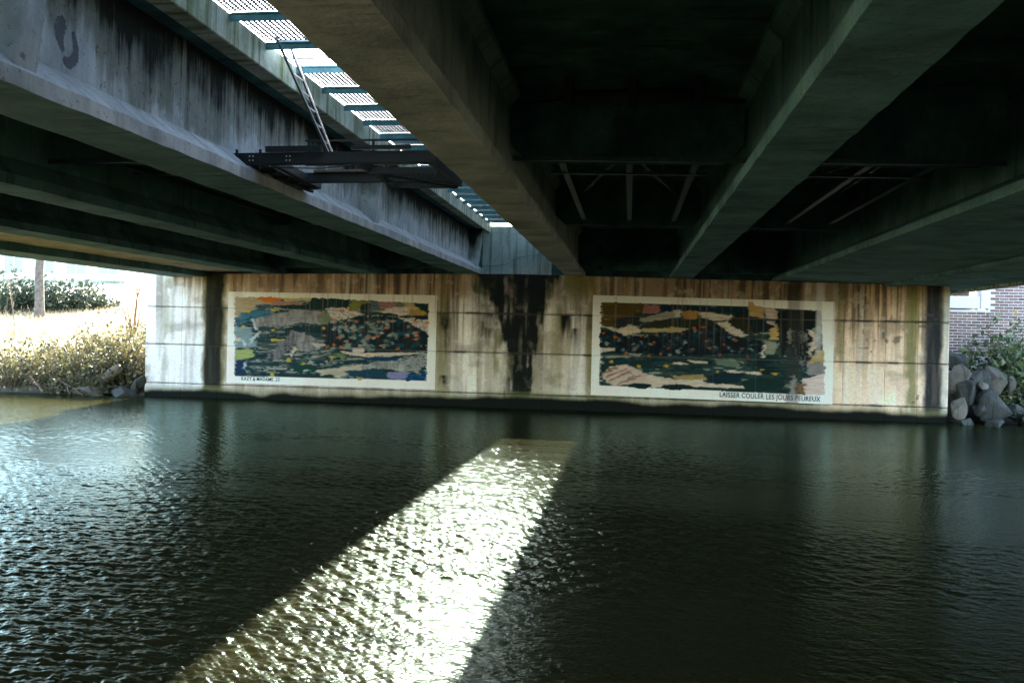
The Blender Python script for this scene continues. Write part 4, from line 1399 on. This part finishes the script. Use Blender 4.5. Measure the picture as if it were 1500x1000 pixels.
def ray_at(px_, py_, Yd):
    """a point of the far bank that lies in this direction at depth Yd"""
    a = (px_ - 750) * math.cos(roll) + (py_ - 500) * math.sin(roll)
    b = -(px_ - 750) * math.sin(roll) + (py_ - 500) * math.cos(roll) + 4
    d = Fv + Rv * (a / FPX) - Uv * (b / FPX)
    return Vector((0, 0, HC)) + d * (Yd / d.y)


# brambles along the left bank
bl = ["yellow green bramble bush against the abutment end", "dense bramble bush second from the abutment on the water edge", "bramble bush with dry arching stems in the middle of the bank",
      "low bramble bush trailing into the water beside the driftwood", "bramble bush at the picture's far edge of the bank", "straggly pale bramble bush higher on the bank behind the others", "pale dry bramble bush on the slope under the orange saplings",
      "tall bramble bush overhanging the boulder by the abutment"]
spots = [(-16.75, 28.1, (0.9, 0.7, 1.5), 1900), (-17.7, 27.6, (1.0, 0.8, 1.25), 1900), (-18.8, 27.3, (1.1, 0.8, 1.15), 1900), (-17.4, 27.0, (0.9, 0.5, 0.7), 1100),
         (-20.2, 27.2, (1.3, 0.9, 1.15), 2000), (-19.2, 29.0, (1.5, 1.0, 1.0), 1500), (-17.9, 29.6, (1.3, 1.0, 1.1), 1500), (-16.4, 27.75, (0.6, 0.5, 1.0), 1200)]
for (x, y, sz_, n_), lb_ in zip(spots, bl):
    shrub("bramble_bush", (x, y, max(0.05, gh(x, y))), sz_, int(n_ * 1.5), 0.085, M['bramble'], M['twig'], lb_, "bush", "brambles along the river bank", 95, 0.75)

# dark evergreen shrubs on the slope
hl = ["dark evergreen shrub beside the grey tree trunk", "dark evergreen shrub at the picture's edge behind bare pale branches", "broad dark evergreen shrub between the trunk and the small shrub",
      "small dark evergreen shrub at the end of the row nearest the bridge", "dark evergreen shrub second from the bridge end of the row"]
for (px_, py_, Y_, s_, n_), lb_ in zip([(62, 447, 40, (1.0, 0.9, 1.4), 2200), (12, 450, 39, (1.1, 0.9, 1.3), 2200), (96, 444, 41, (1.0, 0.9, 1.25), 2200), (148, 430, 43, (0.55, 0.5, 0.75), 1000), (122, 436, 42, (0.75, 0.7, 1.0), 1400)], hl):
    p = ray_at(px_, py_, Y_)
    shrub("evergreen_shrub", (p.x, p.y, gh(p.x, p.y)), s_, n_, 0.16, M['hedge'], M['bark'], lb_, "shrub", "evergreen shrubs on the slope", 36, 0.55)

# bare tree
p = ray_at(58, 452, 37.0)
tr = thing("bare_tree", (p.x, p.y, gh(p.x, p.y)), "grey tree trunk rising behind the bank between dark evergreen shrubs", "tree")
z0 = gh(p.x, p.y)
MB().tube([(p.x + 0.05, p.y, z0 - 0.2), (p.x, p.y, z0 + 0.5), (p.x - 0.05, p.y, z0 + 2.2), (p.x + 0.05, p.y, z0 + 4.5), (p.x, p.y, z0 + 7.0)], [0.27, 0.205, 0.18, 0.17, 0.11], 12).build("trunk", M['bark'], tr, True)
cw = MB()
for i in range(34):
    a = random.uniform(0, 6.28)
    zz = random.uniform(2.6, 7.0)
    pts = arch((p.x, p.y, z0 + zz), (math.cos(a), math.sin(a), random.uniform(0.3, 1.0)), random.uniform(1.5, 3.6), 0.05, cw, -0.2, 6, 4)
    for q in pts[2:]:
        for _ in range(3):
            arch(q, (random.uniform(-1, 1), random.uniform(-1, 1), random.uniform(0, 1)), random.uniform(0.4, 1.1), 0.014, cw, 0.1, 4, 3)
pts = arch((p.x, p.y, z0 + 1.55), (-0.8, -0.2, -0.1), 0.9, 0.04, cw, 0.1, 5, 4)
cw.build("crown", M['bark'], tr)

# orange saplings by the abutment
p = ray_at(197, 466, 32.5)
sp = thing("sapling_clump", (p.x, p.y, gh(p.x, p.y)), "clump of thin orange saplings on the slope beside the abutment", "sapling")
for px_, L in ((-0.55, 2.3), (-0.4, 2.9), (-0.28, 2.5), (-0.18, 3.0), (-0.06, 2.8), (0.04, 2.6), (0.16, 2.9), (0.24, 2.2), (-0.7, 1.6)):
    mb = MB()
    pts = arch((p.x + px_ * 0.25, p.y + random.uniform(-.2, .2), gh(p.x, p.y) - 0.1), (px_ * 0.55, random.uniform(-.1, .1), 1), L, 0.030, mb, 0.05, 7, 5)
    for q in pts[3:]:
        arch(q, (random.uniform(-.6, .6), random.uniform(-.6, .6), 1), random.uniform(0.3, 0.7), 0.006, mb, 0.1, 4, 3)
    mb.build("stem", M['willow'], sp)
# pale bare branches at the edge
p = ray_at(20, 470, 31.5)
pb = thing("bare_branch_shrub", (p.x, p.y, gh(p.x, p.y)), "leafless shrub of long pale arching branches before the evergreens", "shrub")
mb = MB()
for i in range(26):
    a = random.uniform(-2.6, 0.6)
    arch((p.x + random.uniform(-.5, .5), p.y + random.uniform(-.3, .3), gh(p.x, p.y) - .1), (math.cos(a) * 0.9, math.sin(a) * 0.4, random.uniform(0.5, 1.6)), random.uniform(1.0, 2.0), 0.013, mb, 0.6, 7, 4)
mb.build("branches", M['twig'], pb)
p = ray_at(21, 470, 31.0)
sp2 = thing("young_sapling", (p.x, p.y, gh(p.x, p.y)), "single straight pale sapling in front of the evergreen shrubs", "sapling")
mb = MB()
pts = arch((p.x, p.y, gh(p.x, p.y) - .1), (0.02, 0, 1), 3.0, 0.026, mb, 0.0, 7, 5)
mb.build("stem", M['twig'], sp2)
mb = MB()
for q in pts[2:]:
    for _ in range(2):
        arch(q, (random.uniform(-1, 1), random.uniform(-1, 1), 0.7), random.uniform(0.3, 0.8), 0.007, mb, 0.1, 4, 3)
mb.build("twigs", M['twig'], sp2)

# dry grass on the slope
n = 26000
gxs = RNG.uniform(-34, -15.8, n)
gys = 28.3 + RNG.random(n) ** 1.5 * 16
gz = np.array([gh(a, b) for a, b in zip(gxs, gys)])
ln = 0.12 + 0.22 * RNG.random(n)
th = RNG.uniform(0, 6.28, n)
wdt = 0.012
dx, dy = np.cos(th), np.sin(th)
tipx, tipy = RNG.normal(0, 0.1, n), RNG.normal(0, 0.1, n)
V = np.stack([np.stack([gxs - dx * wdt, gys - dy * wdt, gz - 0.02], 1), np.stack([gxs + dx * wdt, gys + dy * wdt, gz - 0.02], 1), np.stack([gxs + tipx, gys + tipy, gz + ln], 1)], 1).reshape(-1, 3)
tag(np_mesh("dry_grass", V, np.arange(3 * n).reshape(-1, 3), M['straw'], None, False, None, 3), "pale straw grass covering the sunlit bank slope", "grass", kind="stuff")

# driftwood and stones by the left end of the wall
def rock(name, loc, size, label, mat, seed, cat="rock", group=None):
    r = random.Random(seed)
    import bmesh
    bm = bmesh.new()
    for _ in range(17):
        d = Vector((r.gauss(0, 1), r.gauss(0, 1), r.gauss(0, 1))).normalized() * r.uniform(0.98, 1.25)
        bm.verts.new((d.x * size[0], d.y * size[1], d.z * size[2]))
    res = bmesh.ops.convex_hull(bm, input=bm.verts)
    junk = [g_ for g_ in res["geom_interior"] if isinstance(g_, bmesh.types.BMVert)]
    bmesh.ops.delete(bm, geom=junk, context='VERTS')
    bmesh.ops.bevel(bm, geom=list(bm.edges), offset=min(size) * 0.06, segments=1, affect='EDGES')
    bmesh.ops.triangulate(bm, faces=list(bm.faces))
    bmesh.ops.subdivide_edges(bm, edges=list(bm.edges), cuts=1)
    for v in bm.verts:
        v.co *= 1 + 0.035 * math.sin(v.co.x * 31 + seed) * math.sin(v.co.y * 27 + v.co.z * 23)
    bmesh.ops.rotate(bm, verts=bm.verts, cent=(0, 0, 0), matrix=Matrix.Rotation(r.uniform(-.6, .6), 3, 'Y') @ Matrix.Rotation(r.uniform(0, 3), 3, 'Z'))
    me = bpy.data.meshes.new(name)
    bm.to_mesh(me)
    bm.free()
    me.materials.append(mat)
    return tag(link(name, me, None, loc), label, cat, group)


rock("bank_rock", (-16.05, 27.0, 0.06), (0.55, 0.35, 0.18), "flat grey rock at the waterline next to the abutment end", M['stone'], 3, group="rocks on the bank")
rock("bank_rock", (-17.0, 26.6, 0.04), (0.45, 0.3, 0.2), "small pale rock at the waterline left of the flat one", M['paleStone'], 5, group="rocks on the bank")
rock("bank_rock", (-15.86, 27.3, 0.25), (0.16, 0.25, 0.5), "upright rock wedged against the abutment end", M['stone'], 9, group="rocks on the bank")
lg = MB()
lg.tube([(-17.1, 27.2, 0.35), (-16.7, 27.05, 0.62), (-16.3, 26.95, 0.92)], [0.15, 0.17, 0.14], 10)
tag(lg.build("driftwood_log", M['wood'], None, True), "short broken log leaning on the bank above the flat rock", "log")
for i, (x, lb_) in enumerate(((-19.4, "thin bare driftwood branch dipping into the water below the brambles"), (-18.5, "forked bare driftwood branch lying on the water edge nearer the log"))):
    mb = MB()
    pts = arch((x, 26.9, 0.55), (0.9, -0.5, -0.35), 1.5, 0.035, mb, 0.1, 6, 5)
    for q in pts[2:5]:
        arch(q, (random.uniform(0, 1), random.uniform(-.8, .2), random.uniform(-.3, .4)), 0.7, 0.015, mb, 0.2, 4, 4)
    tag(mb.build("driftwood_branch", M['twig']), lb_, "branch")

# ------------------------------------------------------------------ house behind the slope
hp = ray_at(70, 398, 66)
hz = gh(hp.x, hp.y)
hs = thing("house", (hp.x, hp.y, hz), "pale house with grey blue windows beyond the evergreen shrubs", "house")
hx0, hx1 = hp.x - 13, hp.x + 6.5
MB().box(hx0, hx1, hp.y, hp.y + 9, hz - 0.8, hz + 5.6).build("wall", M['whitewall'], hs)
MB().add([(hx0 - .5, hp.y - .5, hz + 5.6), (hx1 + .5, hp.y - .5, hz + 5.6), (hx1 + .5, hp.y + 9.5, hz + 5.6), (hx0 - .5, hp.y + 9.5, hz + 5.6), (hx0 + 2, hp.y + 4.5, hz + 8.6), (hx1 - 2, hp.y + 4.5, hz + 8.6)],
         [(0, 1, 5, 4), (1, 2, 5), (2, 3, 4, 5), (3, 0, 4), (3, 2, 1, 0)]).build("roof", M['roof'], hs)
MB().box(hx0 - 0.05, hx1 + 0.05, hp.y - 0.06, hp.y + 0.05, hz - 0.6, hz + 0.25).build("plinth", M['kerb'], hs)
for fl in (0.75, 3.5):
    for i in range(7):
        wx = hx0 + 1.2 + i * 2.7
        wd_ = MB().box(wx, wx + 1.6, hp.y - 0.05, hp.y + 0.04, hz + fl, hz + fl + 1.5).build("window", M['glass'], hs)
        MB().box(wx - .08, wx, hp.y - 0.09, hp.y + .05, hz + fl - .08, hz + fl + 1.58).box(wx + 1.6, wx + 1.68, hp.y - 0.09, hp.y + .05, hz + fl - .08, hz + fl + 1.58).box(wx + .002, wx + 1.598, hp.y - .09, hp.y + .05, hz + fl + 1.5, hz + fl + 1.578).box(wx + .002, wx + 1.598, hp.y - .12, hp.y + .05, hz + fl - .078, hz + fl).box(wx + .77, wx + .83, hp.y - .085, hp.y + .05, hz + fl + .002, hz + fl + 1.498).build("frame", M['whitewall'], wd_)

# ------------------------------------------------------------------ brick building, rocks and shrubs on the right bank
YB = 30.6
bb = thing("brick_building", (13.5, YB, 1.0), "red brown brick building with white band beyond the abutment's boulders", "building")
MB().box(11.45, 24, YB + 0.035, YB + 8, 0.6, 9.5).box(9.4, 11.45, YB + 0.035, YB + 0.45, 0.6, 3.43).build("mortar_wall", M['mortar'], bb)
MB().box(13.74, 24, YB, YB + 0.034, 0.6, 9.5).build("brickwork", M['brickwork'], bb)
MB().box(11.46, 13.73, YB, YB + 0.034, 4.70, 9.5).build("brickwork", M['brickwork'], bb)
BLn, BH = 0.28, 0.0955
brick_mesh = None
row = 0
z = 1.93
cnt = 0
while z < 4.66:
    x = 9.42 - (0.14 if row % 2 else 0)
    x = max(x, 9.42) if False else x
    while x < 13.7:
        top_lim = 3.43 if x < 11.45 else 4.69
        if x > 9.35 and z + BH <= top_lim + 0.01 and x + BLn < 13.74 and not (z > 3.40 and x < 11.47) and cnt < 330 and not (x < 10.0 and z < 2.4):
            if brick_mesh is None:
                ob = MB().cbox(0.010, BLn - 0.010, 0.022, 0.06, 0.011, BH - 0.011, 0.003).build("brick", M['brick'])
                brick_mesh = ob.data
                ob.parent = bb
            else:
                ob = link("brick", brick_mesh, bb)
            ob.location = Vector((x, YB + random.uniform(-0.004, 0.004), z)) - Vector(bb.location)
            cnt += 1
        x += BLn
    row += 1
    z += BH
MB().cbox(9.3, 11.18, YB - 0.06, YB + 0.5, 3.46, 3.86, 0.02).build("coping_band", M['whitewall'], bb)
MB().cbox(11.19, 11.46, YB - 0.08, YB + 0.30, 3.46, 5.2, 0.02).build("pilaster", M['whitewall'], bb)
MB().box(9.3, 11.18, YB + 0.9, YB + 1.0, 3.0, 5.0).build("dark_opening", M['core'], bb)

rl = [("rounded pale boulder touching the abutment end at mid height", (9.62, 27.9, 1.25), (0.34, 0.35, 0.42), 'paleStone'), ("grey striped boulder under the rounded pale one", (9.85, 27.7, 0.85), (0.46, 0.35, 0.36), 'stone'),
      ("largest brown boulder at the foot of the pile", (10.45, 27.5, 0.50), (0.55, 0.45, 0.50), 'stone'), ("pale boulder half hidden low against the abutment", (9.50, 27.4, 0.35), (0.26, 0.3, 0.42), 'paleStone'),
      ("tall leaning boulder behind the brown one", (10.75, 28.3, 1.2), (0.38, 0.3, 0.6), 'paleStone'), ("small white stone standing beside the leaning boulder", (11.25, 28.3, 1.15), (0.15, 0.15, 0.3), 'paleStone'),
      ("dark grey boulder under the green shrub", (11.75, 28.2, 0.62), (0.55, 0.45, 0.55), 'stone'), ("flat stone lying in the water before the brown boulder", (10.3, 26.9, 0.06), (0.6, 0.3, 0.14), 'stone'),
      ("boulder at the top of the pile below the brick wall", (9.9, 28.8, 1.75), (0.4, 0.4, 0.4), 'stone'), ("long low slab stone at the water's edge below the shrub", (11.5, 27.3, 0.12), (0.75, 0.3, 0.18), 'stone'),
      ("dark boulder in the middle of the pile", (10.35, 28.3, 1.05), (0.45, 0.4, 0.5), 'stone'), ("half sunk boulder at the edge of the picture", (12.6, 27.9, 0.25), (0.7, 0.5, 0.4), 'stone')]
rl += [("small dark stone in the water against the abutment corner", (9.55, 26.95, 0.05), (0.22, 0.2, 0.16), 'stone'), ("small stone wedged between the striped and brown boulders", (10.05, 27.35, 0.42), (0.2, 0.2, 0.2), 'stone'),
       ("small pale stone resting above the brown boulder", (10.35, 27.9, 1.02), (0.2, 0.2, 0.17), 'paleStone'), ("small dark stone behind the long slab stone", (11.1, 27.6, 0.35), (0.3, 0.25, 0.26), 'stone')]
for i, (lb_, lc_, sz_, mt) in enumerate(rl):
    rock("boulder", lc_, sz_, lb_, M[mt], 20 + i, "boulder", "boulders beside the abutment")
for (x, y, s_, n_, lb_) in [(11.7, 29.2, (1.0, 0.6, 1.55), 2600, "tall loose green shrub growing before the brick wall"), (12.5, 28.5, (0.9, 0.7, 1.1), 2200, "dense green shrub over the boulders at the picture's edge"),
                            (10.7, 29.6, (0.8, 0.5, 1.1), 1300, "thin shrub climbing the brick wall behind the boulders"), (12.9, 29.6, (1.0, 0.5, 1.6), 1800, "leafy shrub in the corner by the brick wall"),
                            (11.2, 28.6, (0.6, 0.4, 0.6), 900, "low shrub rooted between the leaning boulder and the dark boulder"), (12.3, 27.7, (0.8, 0.4, 0.75), 1500, "low shrub drooping over the long slab stone at the water"),
                            (10.4, 31.3, (0.7, 0.3, 0.7), 900, "small shrub above the white band under the deck edge")]:
    zb = gh(x, y) if y < 31 else 3.3
    shrub("bank_shrub", (x, y, zb), s_, n_, 0.12, M['rightleaf'], M['twig'], lb_, "shrub", "green shrubs by the brick building", 40, 0.6)
